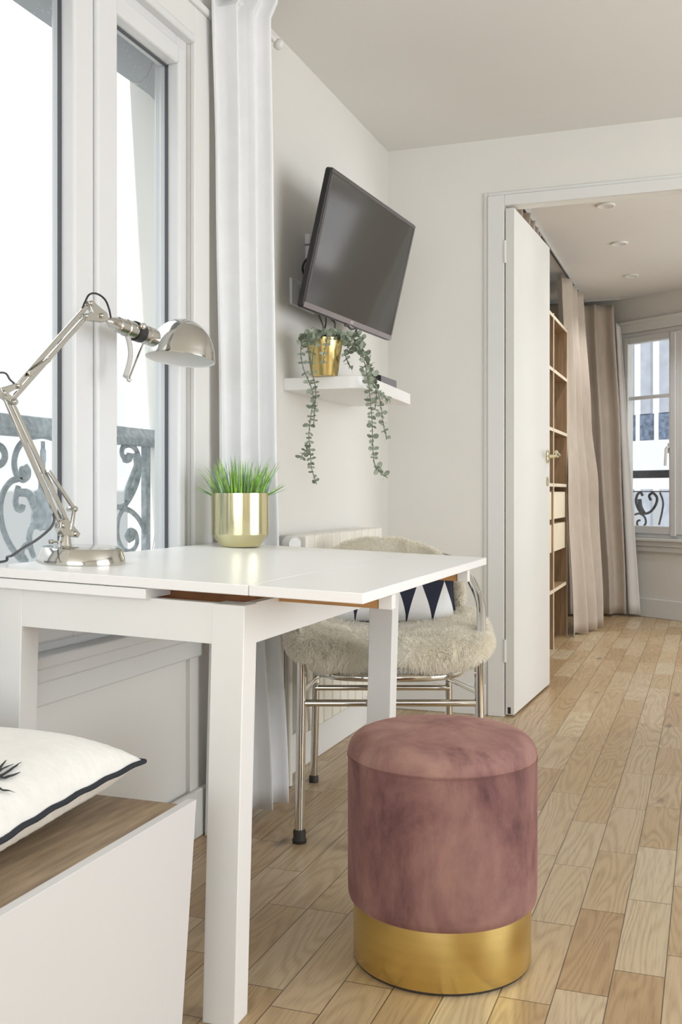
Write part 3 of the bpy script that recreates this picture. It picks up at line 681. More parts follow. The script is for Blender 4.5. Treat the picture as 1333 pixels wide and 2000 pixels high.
tag(MB().tube(smooth_path([q(622, 612, -1.19), q(630, 632, -1.2), q(634, 642, -1.22), q(637, 630, -1.2), q(636, 612, -1.18)]), .003, 8).tube(smooth_path([q(646, 622, -1.18), q(654, 630, -1.18), q(654, 642, -1.2), q(651, 650, -1.22)]), .0035, 8).tube(smooth_path([q(680, 636, -1.12), q(686, 643, -1.12), q(697, 642, -1.12), q(694, 650, -1.13), q(690, 662, -1.15)]), .0028, 8).build('hanging_cables', M['blackplastic']), 'tangle of black cables hanging below the television above the gold pot', 'cable')
pw = P(600, 480, X=LX)
cond = thing('cable_conduit', 'short white cable conduit on the wall left of the television', 'conduit', (LX, pw.y, 1.6))
MB().box((LX, pw.y-.018, P(600, 520, X=LX).z), (LX+.016, pw.y+.006, P(600, 482, X=LX).z)).build('duct', M['plastic'], cond, bevel=.002)
MB().box((LX, pw.y-.022, P(600, 480, X=LX).z), (LX+.020, pw.y+.010, P(600, 460, X=LX).z)).build('end_cap', M['plastic'], cond, bevel=.003)
so = thing('wall_socket', 'white double wall socket plate below the conduit, left of the television', 'socket', (LX, 3.1, 1.5))
sa, sb = P(565, 570, X=LX), P(600, 570, X=LX); szt, szb = P(567, 543, X=LX).z, P(567, 595, X=LX).z
MB().box((LX, sa.y, szb), (LX+.010, sb.y+.05, szt)).build('face_plate', M['plastic'], so, bevel=.003)
ym = P(577, 570, X=LX).y
MB().box((LX+.010, ym, szb+.015), (LX+.012, ym+.012, szt-.012)).build('switch', M['greyplastic'], so, bevel=.0008)
MB().lathe([(.018, 0), (.018, .003), (.014, .003), (.014, .001), (0, .001)], 24, axis_mtx((LX+.009, ym+.045, (szt+szb)/2), (0, ym+.045, (szt+szb)/2))).build('outlet', M['greyplastic'], so)

# ================================================================== SHELF and what stands on it
SH0, SH1 = 1.222, 1.262
poly = [(LX, 2.985)]
r_ = .055; cx_, cy_ = -1.02-r_+.02, 2.985+r_
for i in range(9):
    a = -PI/2+PI/2*i/8; poly.append((cx_+r_*math.cos(a), cy_+r_*math.sin(a)))
poly += [(-1.035, 3.62), (LX, 3.62)]
tag(MB().prism(poly, SH0, SH1).build('wall_shelf', M['shelfw'], bevel=.002), 'white floating shelf with a rounded corner below the television', 'shelf')
pc = P(634, 735, X=-1.135); pc.z = SH1
pb = thing('trailing_plant', 'trailing eucalyptus in a gold pot on the white wall shelf', 'plant', pc)
dpt = (pc-EYE).dot(FW); sc_ = dpt/2000
r1, r0_ = 36.5*sc_, 26*sc_; hp_ = 73*sc_
b_ = local(); b_.lathe([(0, 0), (r0_*.97, 0), (r0_, .002), (r1, hp_), (r1-.003, hp_), (r0_-.003, .006), (0, .006)], 48); b_.build('pot', M['brassold'], pb, label='gold metal pot')
def leafset(mb, p, d, size, ang):
    d = d.normalized(); side = d.cross(Vector((math.cos(ang), math.sin(ang), .2))).normalized(); up_ = side.cross(d).normalized()
    for sg in (1, -1):
        ax = (side*sg*1.0+up_*random.uniform(-.5, .5)+d*random.uniform(-.35, .45)).normalized()
        wd = ax.cross(d).normalized(); wd = (wd*random.uniform(-.9, .9)+d*random.uniform(.45, 1)).normalized(); wd = (wd-ax*wd.dot(ax)).normalized()
        L = size*random.uniform(.75, 1.2); Wd = L*random.uniform(.62, .85); nrm = ax.cross(wd)
        cc = p+ax*(L*.55); vs = [cc+nrm*L*.06]
        for k in range(9):
            a = 2*PI*k/9; vs.append(cc+ax*math.cos(a)*L*.5+wd*math.sin(a)*Wd*.5-nrm*.10*L*math.cos(2*a)*.5)
        mb.add(vs, [(0, 1+k, 1+(k+1) % 9) for k in range(9)])
fol = MB(); st = MB()
def strand(pts, size=.016, step=.012, r=.0014):
    pth = smooth_path(pts, 10); st.tube(pth, r, 5); acc = 0; a = random.random()*6
    for i in range(1, len(pth)):
        acc += (pth[i]-pth[i-1]).length
        if acc > step:
            acc = 0; a += PI/2+random.uniform(-.4, .4); leafset(fol, pth[i], pth[i]-pth[i-1], size*random.uniform(.7, 1.15), a)
L_ = lambda x, y: P(x, y, dep=3.04)
strand([pc+Vector((-.02, 0, hp_)), L_(610, 650), L_(592, 662), L_(588, 690), L_(594, 722), L_(606, 750), L_(613, 778), L_(608, 810), L_(604, 850), L_(607, 890), L_(610, 918), L_(619, 946)], .0165, .0105)
strand([L_(600, 660), L_(606, 700), L_(612, 735), L_(617, 760), L_(616, 790), L_(613, 830)], .014, .012)
strand([L_(606, 870), L_(598, 880), L_(590, 890), L_(588, 898)], .018, .010)
strand([L_(640, 655), L_(636, 680), L_(632, 695), L_(634, 710)], .014, .012)
strand([L_(620, 655), L_(612, 690), L_(610, 715)], .014, .012)
R_ = lambda x, y: P(x, y, X=-.985)
Ri = lambda x, y: P(x, y, X=-1.06)
strand([pc+Vector((.02, 0, hp_)), Ri(680, 655), Ri(700, 672), R_(710, 700), R_(718, 735), R_(723, 775), R_(727, 820), R_(728, 860), R_(731, 900), R_(738, 915), R_(751, 930)], .0185, .0125)
strand([pc+Vector((.03, .01, hp_)), Ri(690, 668), Ri(712, 690), R_(724, 722), R_(736, 752), R_(743, 785), R_(748, 820), R_(752, 840), R_(756, 858)], .019, .0125)
strand([Ri(700, 680), Ri(715, 705), R_(728, 735), R_(736, 765), R_(733, 800)], .016, .012)
strand([Ri(672, 684), Ri(678, 702), Ri(688, 722)], .015, .009)
strand([R_(740, 765), R_(752, 776), R_(762, 782)], .014, .010)
strand([Ri(705, 720), Ri(720, 740), R_(728, 750)], .018, .010)
for k in range(120):        # the bushy head over the rim
    a = random.random()*2*PI; rr = r1*math.sqrt(random.random())*1.15
    p = pc+Vector((rr*math.cos(a), rr*math.sin(a), hp_+random.uniform(-.012, .026)*(1-.3*rr/r1)))
    leafset(fol, p, Vector((math.cos(a)*.6, math.sin(a)*.6, .7)), random.uniform(.018, .027), random.random()*6)
for k in range(46):
    p = P(random.uniform(675, 708), 672+random.uniform(-22, 18), X=-1.09)
    leafset(fol, p, Vector((.5, .3, -.6)), random.uniform(.013, .020), random.random()*6)
fol.build('foliage', M['leaf'], pb, label='grey green round leaves'); st.build('stems', M['stem'], pb)
dx = thing('set_top_box', 'small black and silver set top box at the far end of the white wall shelf', 'box', (-1.12, 3.45, SH1))
MB().box((-1.215, 3.33, SH1+.002), (-1.06, 3.52, SH1+.040)).build('case', M['blackplastic'], dx, bevel=.003)
MB().box((-1.06, 3.335, SH1+.003), (-1.056, 3.515, SH1+.038)).build('front_panel', mat('dark_grey_front', '77737A', .4), dx, bevel=.0015, label='grey front panel')
MB().box((-1.215, 3.3275, SH1+.003), (-1.06, 3.33, SH1+.038)).build('side_grille', M['blackplastic'], dx)

# ================================================================== RADIATOR
rd = thing('radiator', 'cream sectional radiator low on the wall under the shelf', 'radiator', (-1.2, 3.3, .15))
ra, rb = 2.925, 3.70; ns_ = 10; sw = (rb-ra)/ns_
for i in range(ns_):
    a = ra+i*sw
    b_ = MB().box((-1.245, a+.0035, .16), (-1.168, a+sw-.0035, .768)); b_.build('section', M['radiator'], rd, bevel=.006, bseg=3)
MB().tube([(-1.21, 2.925, .72), (-1.21, 2.86, .72)], .012, 14).build('inlet_pipe', M['greyplastic'], rd)
vp = P(573, 1054, X=-1.19)
b_ = MB().lathe([(0, 0), (.021, 0), (.024, .006), (.024, .045), (.019, .055), (0, .055)], 28, axis_mtx((vp.x-.02, vp.y+.01, vp.z-.012), (vp.x+.2, vp.y-.22, vp.z-.012))); b_.build('thermostat_knob', M['plastic'], rd)
b_ = MB().box((vp.x-.05, vp.y-.0, vp.z-.06), (vp.x-.018, vp.y+.06, vp.z+.012)); b_.build('valve_body', M['greyplastic'], rd, bevel=.005)
MB().tube([(-1.21, 2.89, .70), (-1.21, 2.89, .005)], .009, 12).build('riser_pipe', M['radiator'], rd)
MB().tube([(-1.225, 2.86, .70), (-1.225, 2.86, .005)], .009, 12).build('riser_pipe', M['radiator'], rd)

# ================================================================== CHAIR (axes: x to the viewer's right, y away from the viewer)
CO = EYE + FW*2.635 + RT*.127; CO.z = 0
ch = thing('metal_armchair', 'chrome tube armchair with a sheepskin behind the white table', 'chair', CO, YAW)
def ctube(pts, r, name, m=None, sm=8, **k):
    b_ = local(); b_.tube(smooth_path(pts, sm) if sm else pts, r, 14); return b_.build(name, m or M['chrome'], ch, **k)
for sx_ in (-1, 1):
    ctube([(.234*sx_, 0, .02), (.229*sx_, 0, .44), (.236*sx_, .02, .52), (.248*sx_, .12, .60), (.245*sx_, .26, .645), (.236*sx_, .40, .675)], .0125, 'leg')
    b_ = local(); b_.lathe([(0, 0), (.018, 0), (.019, .008), (.016, .012), (.0165, .03), (.0135, .034), (0, .034)], 20, Matrix.Translation((.234*sx_, 0, 0))); b_.build('foot_cap', M['rubber'], ch)
    ctube([(.212*sx_, .55, .02), (.200*sx_, .49, .42), (.198*sx_, .50, .60)], .0115, 'leg')
    b_ = local(); b_.lathe([(0, 0), (.015, 0), (.015, .018), (.012, .022), (0, .022)], 18, Matrix.Translation((.212*sx_, .55, 0))); b_.build('foot_cap', M['rubber'], ch)
    ctube([(.231*sx_, 0, .385), (.203*sx_, .50, .33)], .008, 'stretcher', sm=0)
ctube([(.236, .40, .675), (.20, .50, .70), (.10, .555, .715), (0, .57, .72), (-.10, .555, .715), (-.20, .50, .70), (-.236, .40, .675)], .0125, 'back_hoop')
ctube([(-.231, 0, .3585), (.231, 0, .3585)], .009, 'stretcher', sm=0)
ctube([(-.205, .49, .305), (.205, .49, .305)], .009, 'stretcher', sm=0)
ctube([(-.204, .50, .34), (.204, .50, .34)], .007, 'stretcher', sm=0)
pts = []
for i in range(48):
    a = 2*PI*i/48; c_, s_ = math.cos(a), math.sin(a)
    pts.append((.205*math.copysign(abs(c_)**.65, c_), .24+.25*math.copysign(abs(s_)**.65, s_), .425))
b_ = local(); b_.tube(pts, .011, 12, closed=True); b_.build('seat_frame', M['chrome'], ch)
b_ = local(); b_.prism([(p[0]*.98, .24+(p[1]-.24)*.98) for p in pts], .43, .45); b_.build('seat', M['greyplastic'], ch, bevel=.004)

# sheepskin: base surfaces plus thousands of wool tufts
sk = MB(); sk.local = True
def seat_pt(a, b_):
    cb = math.copysign(abs(math.cos(b_))**.45, math.cos(b_)); sb = math.copysign(abs(math.sin(b_))**.8, math.sin(b_))
    ca, sa_ = math.cos(a), math.sin(a); ca = math.copysign(abs(ca)**.38, ca); sa_ = math.copysign(abs(sa_)**.38, sa_)
    x = .268*cb*ca; y = .216+.256*cb*sa_; z = .484+.044*sb
    z += .050*(abs(x)/.25)**2.6*max(0, min(1, (y+.12)/.3)) + .012*mnoise.noise(Vector((x*14, y*14, 3)))
    return Vector((x, y, z))
def back_pt(a, b_):
    cb = math.copysign(abs(math.cos(b_))**.6, math.cos(b_)); sb = math.sin(b_)
    ca, sa_ = math.cos(a), math.sin(a); ca = math.copysign(abs(ca)**.7, ca); sa_ = math.copysign(abs(sa_)**.8, sa_)
    x = .236*cb*ca; z = .622+.135*cb*sa_*(1-.10*(abs(x)/.22)**2)-.45*x*x; y = .562-1.0*x*x+.036*sb
    return Vector((x, y-25*x**4+.010*mnoise.noise(Vector((x*14, z*14, 7))), z))
for fn_ in (seat_pt, back_pt):
    sk.grid(lambda u, v: fn_(u*2*PI, -PI/2+v*PI), 72, 30, wrap=True)
skin_o = sk.build('hide', M['wool'], None)
sheep = thing('sheepskin', 'fluffy cream sheepskin draped over the seat and back of the chrome chair', 'sheepskin', CO, YAW)
skin_o.parent = sheep
wl_ = MB(); wl_.local = True
rnd = random.Random(3)
def wool(fn_, cnt, length, bias):
    V = []; Fc = []
    for k in range(cnt):
        a = rnd.random()*2*PI; sb = rnd.uniform(bias, 1); b2 = math.asin(sb)
        p = fn_(a, b2); e = .02
        n_ = (fn_(a+e, b2)-fn_(a-e, b2)).cross(fn_(a, min(b2+e, 1.57))-fn_(a, b2-e))
        if n_.length < 1e-9: n_ = Vector((0, 0, 1))
        n_.normalize()
        cen = Vector((0, .2, .48)) if fn_ is seat_pt else Vector((0, p.y, .6))
        if fn_ is seat_pt:
            if n_.dot(p-cen) < 0: n_ = -n_
        else:
            if n_.y*math.sin(b2) < 0: n_ = -n_
        cl = Vector((mnoise.noise(p*26), mnoise.noise(p*26+Vector((9, 2, 5))), mnoise.noise(p*26+Vector((4, 7, 1)))))
        d = (n_+cl*1.0+Vector((rnd.gauss(0, .13), rnd.gauss(0, .13), rnd.gauss(0, .13)-.2))).normalized()
        L = length*rnd.uniform(.6, 1.15); t1 = d.cross(Vector((rnd.gauss(0, 1), rnd.gauss(0, 1), rnd.gauss(0, 1)))).normalized(); t2 = d.cross(t1)
        w_ = rnd.uniform(.0008, .0018); i0 = len(V); ph = rnd.random()*6; cu = rnd.uniform(.001, .0035)
        for j in range(5):
            f = j/4; c = p-n_*.002+d*L*f+t1*cu*math.sin(ph+f*5.5)+t2*cu*math.cos(ph+f*5.5)-Vector((0, 0, 1))*.010*f*f*L/.03
            ww = w_*(1-.75*f); V.append(c-t1*ww); V.append(c+t1*ww*.6+t2*ww*.8)
        for j in range(4): Fc.append((i0+2*j, i0+2*j+1, i0+2*j+3, i0+2*j+2))
    wl_.add(V, Fc)
wool(seat_pt, 80000, .019, -.98); wool(back_pt, 40000, .018, -.98)
me = bpy.data.meshes.new('wool_pile'); me.from_pydata(wl_.v, [], wl_.f); me.polygons.foreach_set('use_smooth', [True]*len(me.polygons)); me.materials.append(M['wool'])
wo = bpy.data.objects.new('wool_pile', me); C.objects.link(wo); wo.parent = sheep; wo['kind'] = 'stuff'

# triangle cushion on the chair
tc_ = thing('throw_pillow', 'navy and white triangle patterned cushion leaning on the sheepskin chair back', 'cushion', (0, 0, 0))
cpos = EYE+FW*2.925+RT*.150; cpos.z = .525
cm = Matrix.Translation(cpos) @ Matrix.Rotation(YAW, 4, 'Z') @ Matrix.Rotation(math.radians(2.0), 4, 'Y') @ Matrix.Rotation(math.radians(50), 4, 'X')
tc_.matrix_world = cm; bpy.context.view_layer.update()
CWd, CHt = .37, .235
def pillow(mb, w_, h_, t_, n_=28, y0_=0.):
    def top(u, v, sg):
        x, y = 2*u-1, 2*v-1
        pin = 1-.07*(x*x*(1-y*y)*0+ (1-x*x)*0); ex = x*(1-.05*(1-y*y)*0-.06*math.cos(y*PI/2)*0)
        px_ = ex*w_/2*(1-.055*(1-y*y)*abs(x)**3); py_ = y*h_/2*(1-.055*(1-x*x)*abs(y)**3)
        f = ((1-x**4)*(1-y**4))**.5; f2 = max(f, 0)**.9
        return Vector((px_, y0_+h_/2+py_, sg*t_/2*f2*(1+.06*mnoise.noise(Vector((x*2.5, y*2.5, sg*3))))))
    mb.grid(lambda u, v: top(u, v, 1), n_, n_); mb.grid(lambda u, v: top(u, v, -1), n_, n_)
b_ = local(); pillow(b_, CWd, CHt, .10); b_.build('cover', M['tri'], tc_, weld=True, ang=80)
loop = []
for i in range(64):
    a = i/64*4; k_ = int(a); f = a-k_
    x, y = [(-1+2*f, -1), (1, -1+2*f), (1-2*f, 1), (-1, 1-2*f)][k_]
    loop.append((x*CWd/2*(1-.055*(1-y*y)), CHt/2+y*CHt/2*(1-.055*(1-x*x)), 0))
b_ = local(); b_.tube(loop, .0025, 6, closed=True); b_.build('piping', M['piping'], tc_)

# ================================================================== STOOL
SP = EYE+FW*1.996+RT*.1966; SP.z = 0
sto = thing('velvet_stool', 'round dusty rose velvet stool on a wide gold base', 'stool', SP)
def rounded(r, z0_, z1_, rb_, rt_, seg=8):
    pr = [(0, z0_)]
    for i in range(seg+1):
        a = -PI/2+PI/2*i/seg; pr.append((r-rb_+rb_*math.cos(a), z0_+rb_+rb_*math.sin(a)))
    for i in range(seg+1):
        a = PI/2*i/seg; pr.append((r-rt_+rt_*math.cos(a), z1_-rt_*1.0+rt_*math.sin(a)))
    pr.append((0, z1_)); return pr
b_ = local(); b_.lathe([(0, .001), (.168, .001), (.170, .003), (.170, .006), (0, .006)], 96); b_.build('foot_ring', M['rubber'], sto)
b_ = local(); b_.lathe([(0, .006), (.1712, .006), (.1722, .008), (.1722, .125), (0, .125)], 128); b_.build('base', M['brass'], sto, label='shiny gold metal base', ang=30)
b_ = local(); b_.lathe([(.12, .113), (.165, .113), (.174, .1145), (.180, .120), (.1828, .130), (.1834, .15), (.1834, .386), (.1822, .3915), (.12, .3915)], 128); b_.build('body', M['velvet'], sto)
b_ = local()
pr = [(.12, .3915), (.1815, .3915), (.1832, .394)]
for i in range(11):
    a = PI/2*i/10; pr.append((.1836-.048+.048*math.cos(a), .397+.040*math.sin(a)+.0))
pr += [(.11, .4395), (.06, .441), (0, .4415)]
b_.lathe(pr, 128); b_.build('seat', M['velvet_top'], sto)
pts = [(.1832*math.cos(2*PI*i/96), .1832*math.sin(2*PI*i/96), .3918) for i in range(96)]
b_ = local(); b_.tube(pts, .0016, 6, closed=True); b_.build('seam_piping', M['velvet'], sto)

# ================================================================== BENCH and cushion
bench = thing('storage_bench', 'low storage bench with white front and grey oak top, bottom left', 'bench', (-1.0, .7, 0))
bh0 = .42; xo, xe = -.756, 1.43
fp = MB().hexa([(xo-.016-.028, -.3, 0), (xo-.028, -.3, 0), (xo-.028, xe-.004, 0), (xo-.016-.028, xe-.004, 0), (xo-.016, -.3, bh0), (xo, -.3, bh0), (xo, xe, bh0), (xo-.016, xe, bh0)])
fp.build('front_panel', M['benchwhite'], bench, bevel=.001)
MB().box((-1.25, -.3, bh0-.030), (xo-.018, xe-.018, bh0-.004)).build('bench_top', M['bench'], bench, bevel=.001, label='grey oak top board')
MB().box((-1.24, xe-.045, 0), (xo-.05, xe-.028, bh0-.031)).build('end_panel', M['benchwhite'], bench)
MB().box((-1.24, -.3, 0), (xo-.05, -.283, bh0-.031)).build('end_panel', M['benchwhite'], bench)
pil = thing('throw_pillow', 'white linen cushion with dark piping and a dark feather print on the bench', 'cushion')
pm = Matrix.Translation((-1.052, 1.185, bh0+.050)) @ Matrix.Rotation(math.radians(3), 4, 'Z') @ Matrix.Rotation(math.radians(1.5), 4, 'X')
pil.matrix_world = pm; bpy.context.view_layer.update()
PW = .44
def pfn(u, v, sg):
    x, y = 2*u-1, 2*v-1
    px_ = x*PW/2*(1-.06*(1-y*y)*abs(x)**3); py_ = y*PW/2*(1-.06*(1-x*x)*abs(y)**3)
    f = max(((1-abs(x)**3.4)*(1-abs(y)**3.4)), 0)**.46
    wr = .005*math.sin(90*y+6*mnoise.noise(Vector((x*5, y*5, 1))))*abs(x)**6*(1-abs(y)**8)+.004*math.sin(80*x)*abs(y)**6*(1-abs(x)**8)
    h_ = (.066 if sg > 0 else .048)
    return Vector((px_, py_, sg*(h_*f*(1+.08*mnoise.noise(Vector((x*2, y*2, sg*5)))))+wr*.22))
b_ = local(); b_.grid(lambda u, v: pfn(u, v, 1), 72, 72); b_.build('cover', M['linen'], pil, ang=80)
b_ = local(); b_.grid(lambda u, v: pfn(u, v, -1), 48, 48); b_.build('underside', M['linen_under'], pil, ang=80)
loop = []
for i in range(120):
    a = i/120*4; k_ = int(a); f = a-k_
    x, y = [(-1+2*f, -1), (1, -1+2*f), (1-2*f, 1), (-1, 1-2*f)][k_]
    loop.append((x*PW/2*(1-.06*(1-y*y))*1.008, y*PW/2*(1-.06*(1-x*x))*1.008, .001*math.sin(40*a)))
b_ = local(); b_.tube(loop, .0042, 8, closed=True); b_.build('piping', M['piping'], pil, label='thick dark piping')
# feather print lying on the upper cover
def ptop(x, y):
    p = pfn((x/(PW/2)+1)/2, (y/(PW/2)+1)/2, 1); return Vector((x, y, p.z+.0022))
b_ = local()
def stroke(pts, w0):
    pp = []
    for i in range(len(pts)-1):
        for k in range(16): pp.append(Vector(pts[i]).lerp(Vector(pts[i+1]), k/16))
    pp.append(Vector(pts[-1])); n_ = len(pp); V = []
    for i, p in enumerate(pp):
        d = (pp[min(i+1, n_-1)]-pp[max(i-1, 0)]).normalized(); s_ = Vector((-d.y, d.x)); f = i/(n_-1); w_ = w0*math.sin(PI*min(1, .15+f*.85))**.7+.0003
        V += [ptop(p.x-s_.x*w_, p.y-s_.y*w_), ptop(p.x+s_.x*w_, p.y+s_.y*w_)]
    b_.add(V, [(2*i, 2*i+1, 2*i+3, 2*i+2) for i in range(n_-1)])
pinv = pm.inverted()
def onpil(x, y):
    r_ = FW + RT*((x-666.5)/2000) + Vector((0, 0, (962-y)/2000)); o_ = pinv @ EYE; d_ = pinv.to_3x3() @ r_; zz = .06
    for _ in range(12):
        p_ = o_+d_*((zz-o_.z)/d_.z); zz = pfn(max(.02, min(.98, (p_.x/(PW/2)+1)/2)), max(.02, min(.98, (p_.y/(PW/2)+1)/2)), 1).z
    return (p_.x, p_.y)
for a_, m_, e_, w_ in (((-45, 1520), (-2, 1505), (13, 1487), .0022), ((-45, 1535), (8, 1518), (35, 1498), .0026), ((-45, 1550), (5, 1541), (43, 1525), .0022), ((-45, 1556), (5, 1551), (28, 1541), .0018),
                       ((-45, 1570), (10, 1564), (41, 1550), .0032), ((-45, 1578), (5, 1577), (30, 1571), .0020), ((-45, 1592), (0, 1603), (12, 1607), .0018), ((-45, 1500), (-25, 1490), (-12, 1476), .002)):
    q3 = [onpil(*a_), onpil(*m_), onpil(*e_)]; 
    if max(abs(c_) for q_ in q3 for c_ in q_) < .215: stroke(q3, w_*.75)
b_.build('feather_print', M['ink'], pil, label='dark feather print')

# ================================================================== DESK LAMP
LXp = -1.19
def Lp(x, y, dx_=0): p = P(x, y, X=LXp); p.x += dx_; return p
def onTable(x, y):
    r = FW + RT*((x-666.5)/2000) + Vector((0, 0, (962-y)/2000)); nT = TX.cross(TY); t = (TF-EYE).dot(nT)/r.dot(nT); return EYE+r*t
base_c = onTable(159, 1099)
lamp = thing('desk_lamp', 'polished nickel desk lamp with jointed arms and dome shade on the table', 'lamp', base_c)
up_t = Vector((TX.z*-1, 0, 0)); nT = TX.cross(TY); nT = nT if nT.z > 0 else -nT
bm_ = axis_mtx(base_c, base_c+nT)
br = .0845
b_ = MB(); b_.lathe([(0, 0), (br, 0), (br+.0005, .002), (br-.001, .010), (br-.007, .027), (br-.010, .0305), (br-.016, .032), (.03, .034), (0, .034)], 96, bm_); b_.build('base', M['nickel'], lamp, ang=30)
s0 = P(127, 1080, X=base_c.x-.022); s1 = P(128, 1046, X=base_c.x-.022)
LXp = s0.x
s0 = Vector((s0.x, s0.y, base_c.z+.030)); s1 = Lp(127, 1045)
b_ = MB(); Ls = (s1-s0).length; b_.lathe([(0, 0), (.0155, 0), (.0125, .008), (.0105, Ls-.004), (.0085, Ls), (.0045, Ls+.001), (.0045, Ls+.018), (0, Ls+.018)], 24, axis_mtx(s0, s1)); b_.build('stem', M['nickel'], lamp)
k0 = Lp(120, 1058); k1 = Lp(100, 1058)
b_ = MB(); b_.tube([k0, k1], .0022, 8); b_.lathe([(0, -.004), (.0045, -.003), (.0045, .003), (0, .004)], 12, axis_mtx(k1, k0)); b_.build('thumb_screw', M['nickel'], lamp)
def bar(pa, pb, wd, name='arm_bar', dx_=0, th=.0045):
    a, b2 = Lp(*pa, dx_), Lp(*pb, dx_); d = (b2-a).normalized(); s_ = d.cross(Vector((1, 0, 0))).normalized()*wd/2; x_ = Vector((th/2, 0, 0))
    b_ = MB().hexa([a-s_-x_, a-s_+x_, a+s_+x_, a+s_-x_, b2-s_-x_, b2-s_+x_, b2+s_+x_, b2+s_-x_])
    return b_.build(name, M['nickel'], lamp, bevel=.0012)
def plateL(pts, name, th=.010, m=None, dx_=0):
    V = [Lp(*p, dx_) for p in pts]; k = len(V); x_ = Vector((th/2, 0, 0))
    b_ = MB().add([v-x_ for v in V]+[v+x_ for v in V], [tuple(range(k)), tuple(range(2*k-1, k-1, -1))]+[(i, (i+1) % k, (i+1) % k+k, i+k) for i in range(k)])
    return b_.build(name, m or M['nickel'], lamp, bevel=.0012)
def pin(p, r=.0055, th=.022, m=None):
    c = Lp(*p); return MB().lathe([(0, -th/2), (r*.8, -th/2), (r, -th/2+.0015), (r, th/2-.0015), (r*.8, th/2), (0, th/2)], 16, axis_mtx(c, c+Vector((1, 0, 0)))).build('joint_pin', m or M['nickel'], lamp)
plateL([(113, 1018), (126, 1012), (152, 1042), (148, 1050), (118, 1046), (112, 1030)], 'base_bracket', .014)
bar((118, 1026), (5, 766), .0105); bar((142, 1042), (24, 788), .0105)
bar((140, 994), (90, 920), .008, 'spring_arm', .006); bar((140, 994), (134, 1036), .009, 'spring_link', .006)
# springs
def spring(pa, pb, r, turns, dx_):
    a, b2 = Lp(*pa, dx_), Lp(*pb, dx_); d = (b2-a).normalized(); u_ = Vector((1, 0, 0)); v_ = d.cross(u_); N = turns*8
    MB().tube([a+(b2-a)*(i/N)+(u_*math.cos(2*PI*i/8)+v_*math.sin(2*PI*i/8))*r for i in range(N+1)], .0009, 5).build('spring', M['nickel'], lamp)
spring((132, 1010), (92, 925), .0038, 34, -.008); spring((60, 728), (92, 702), .0036, 14, -.008)
plateL([(-4, 758), (30, 748), (33, 757), (12, 768), (29, 784), (22, 790), (2, 776)], 'elbow_bracket', .012)
bar((31, 755), (173, 594), .0105); bar((22, 782), (166, 621), .010)
bar((50, 732), (92, 702), .0085, 'spring_arm', .006)
plateL([(168, 588), (178, 588), (206, 612), (210, 626), (198, 630), (164, 626), (162, 614), (178, 610)], 'head_bracket', .010)
for p in ((118, 1026), (142, 1042), (4, 768), (23, 785), (31, 754), (174, 593), (165, 618), (195, 617), (141, 994)): pin(p)
# socket and shade
a0 = Lp(208, 626); a1 = Lp(300, 660); Ls = (a1-a0).length
mx_ = axis_mtx(a0, a1); u_ = Ls
b_ = MB(); b_.lathe([(0, 0), (.003, 0), (.006, .006*1), (.0115, .022), (.0135, .036), (.0135, .040), (.0165, .042), (.0165, .072), (.0185, .073), (.0185, u_*.82), (.021, u_*.83), (.021, u_*.98), (0, u_)], 36, mx_); b_.build('lamp_socket', M['nickel'], lamp)
b_ = MB(); b_.lathe([(.0185, u_*.56), (.0215, u_*.56), (.0215, u_*.70), (.0185, u_*.70)], 32, mx_); b_.build('clamp_band', M['blackplastic'], lamp, label='dark clamp band')
cc = Lp(268, 640); MB().lathe([(0, 0), (.007, 0), (.007, .008), (.004, .010), (0, .010)], 18, axis_mtx(cc+Vector((.018, -.01, 0)), cc+Vector((.1, -.06, 0)))).build('clamp_screw', M['nickel'], lamp)
MB().tube(smooth_path([Lp(249, 655), Lp(254, 675), Lp(255, 695), Lp(251, 717), Lp(245, 736)]), .0072, 12, .7).build('grip_handle', M['greyplastic'], lamp, label='pale plastic grip')
b_ = MB(); b_.tube([Lp(279, 672), Lp(252, 740)], .0024, 8); b_.lathe([(0, -.0055), (.0045, -.003), (.0055, 0), (.0045, .003), (0, .0055)], 14, Matrix.Translation(Lp(252, 742))); b_.build('pull_rod', M['nickel'], lamp)
# dome: rim centre and axis
rc = Lp(347, 701, .008); dsc = (rc-EYE).dot(FW)/2000; sr = 66.5*dsc
axis = (Vector((0, 0, 1)) + RT*.085 + FW*.10).normalized()
mt = axis_mtx(rc, rc+axis)
hh_ = 78*dsc
pr = [(sr*math.cos(a), hh_*math.sin(a)) for a in [PI/2*i/18 for i in range(18)]] + [(0.0001, hh_)]
b_ = MB(); b_.lathe([(sr+.0015, -.002), (sr+.0015, .001)]+pr[1:], 72, mt, open_=True); b_.build('lamp_shade', M['nickel'], lamp, ang=60, label='mirror polished dome shade')
b_ = MB(); b_.lathe([(sr+.001, -.002)]+[(r*.975, z*.97) for r, z in pr], 72, mt, open_=True); b_.build('shade_lining', M['plastic'], lamp, label='white inside of shade')
b_ = MB(); b_.lathe([(0, .015), (.014, .018), (.024, .030), (.024, .042), (.014, .060), (.012, .07)], 28, mt, open_=True); b_.build('bulb', M['plastic'], lamp)
MB().tube(smooth_path([Lp(160, 605), Lp(166, 590), Lp(175, 575), Lp(190, 574), Lp(205, 585), Lp(213, 603), Lp(217, 622)]), .0021, 8).build('cord_loop', M['blackplastic'], lamp, label='dark cord loop')
MB().tube(smooth_path([Lp(-20, 735), Lp(0, 728), Lp(12, 730), Lp(20, 742), Lp(32, 750), Lp(40, 740)]), .0018, 8).build('cord_loop', M['cord'], lamp)
e1 = onTable(6, 1101)
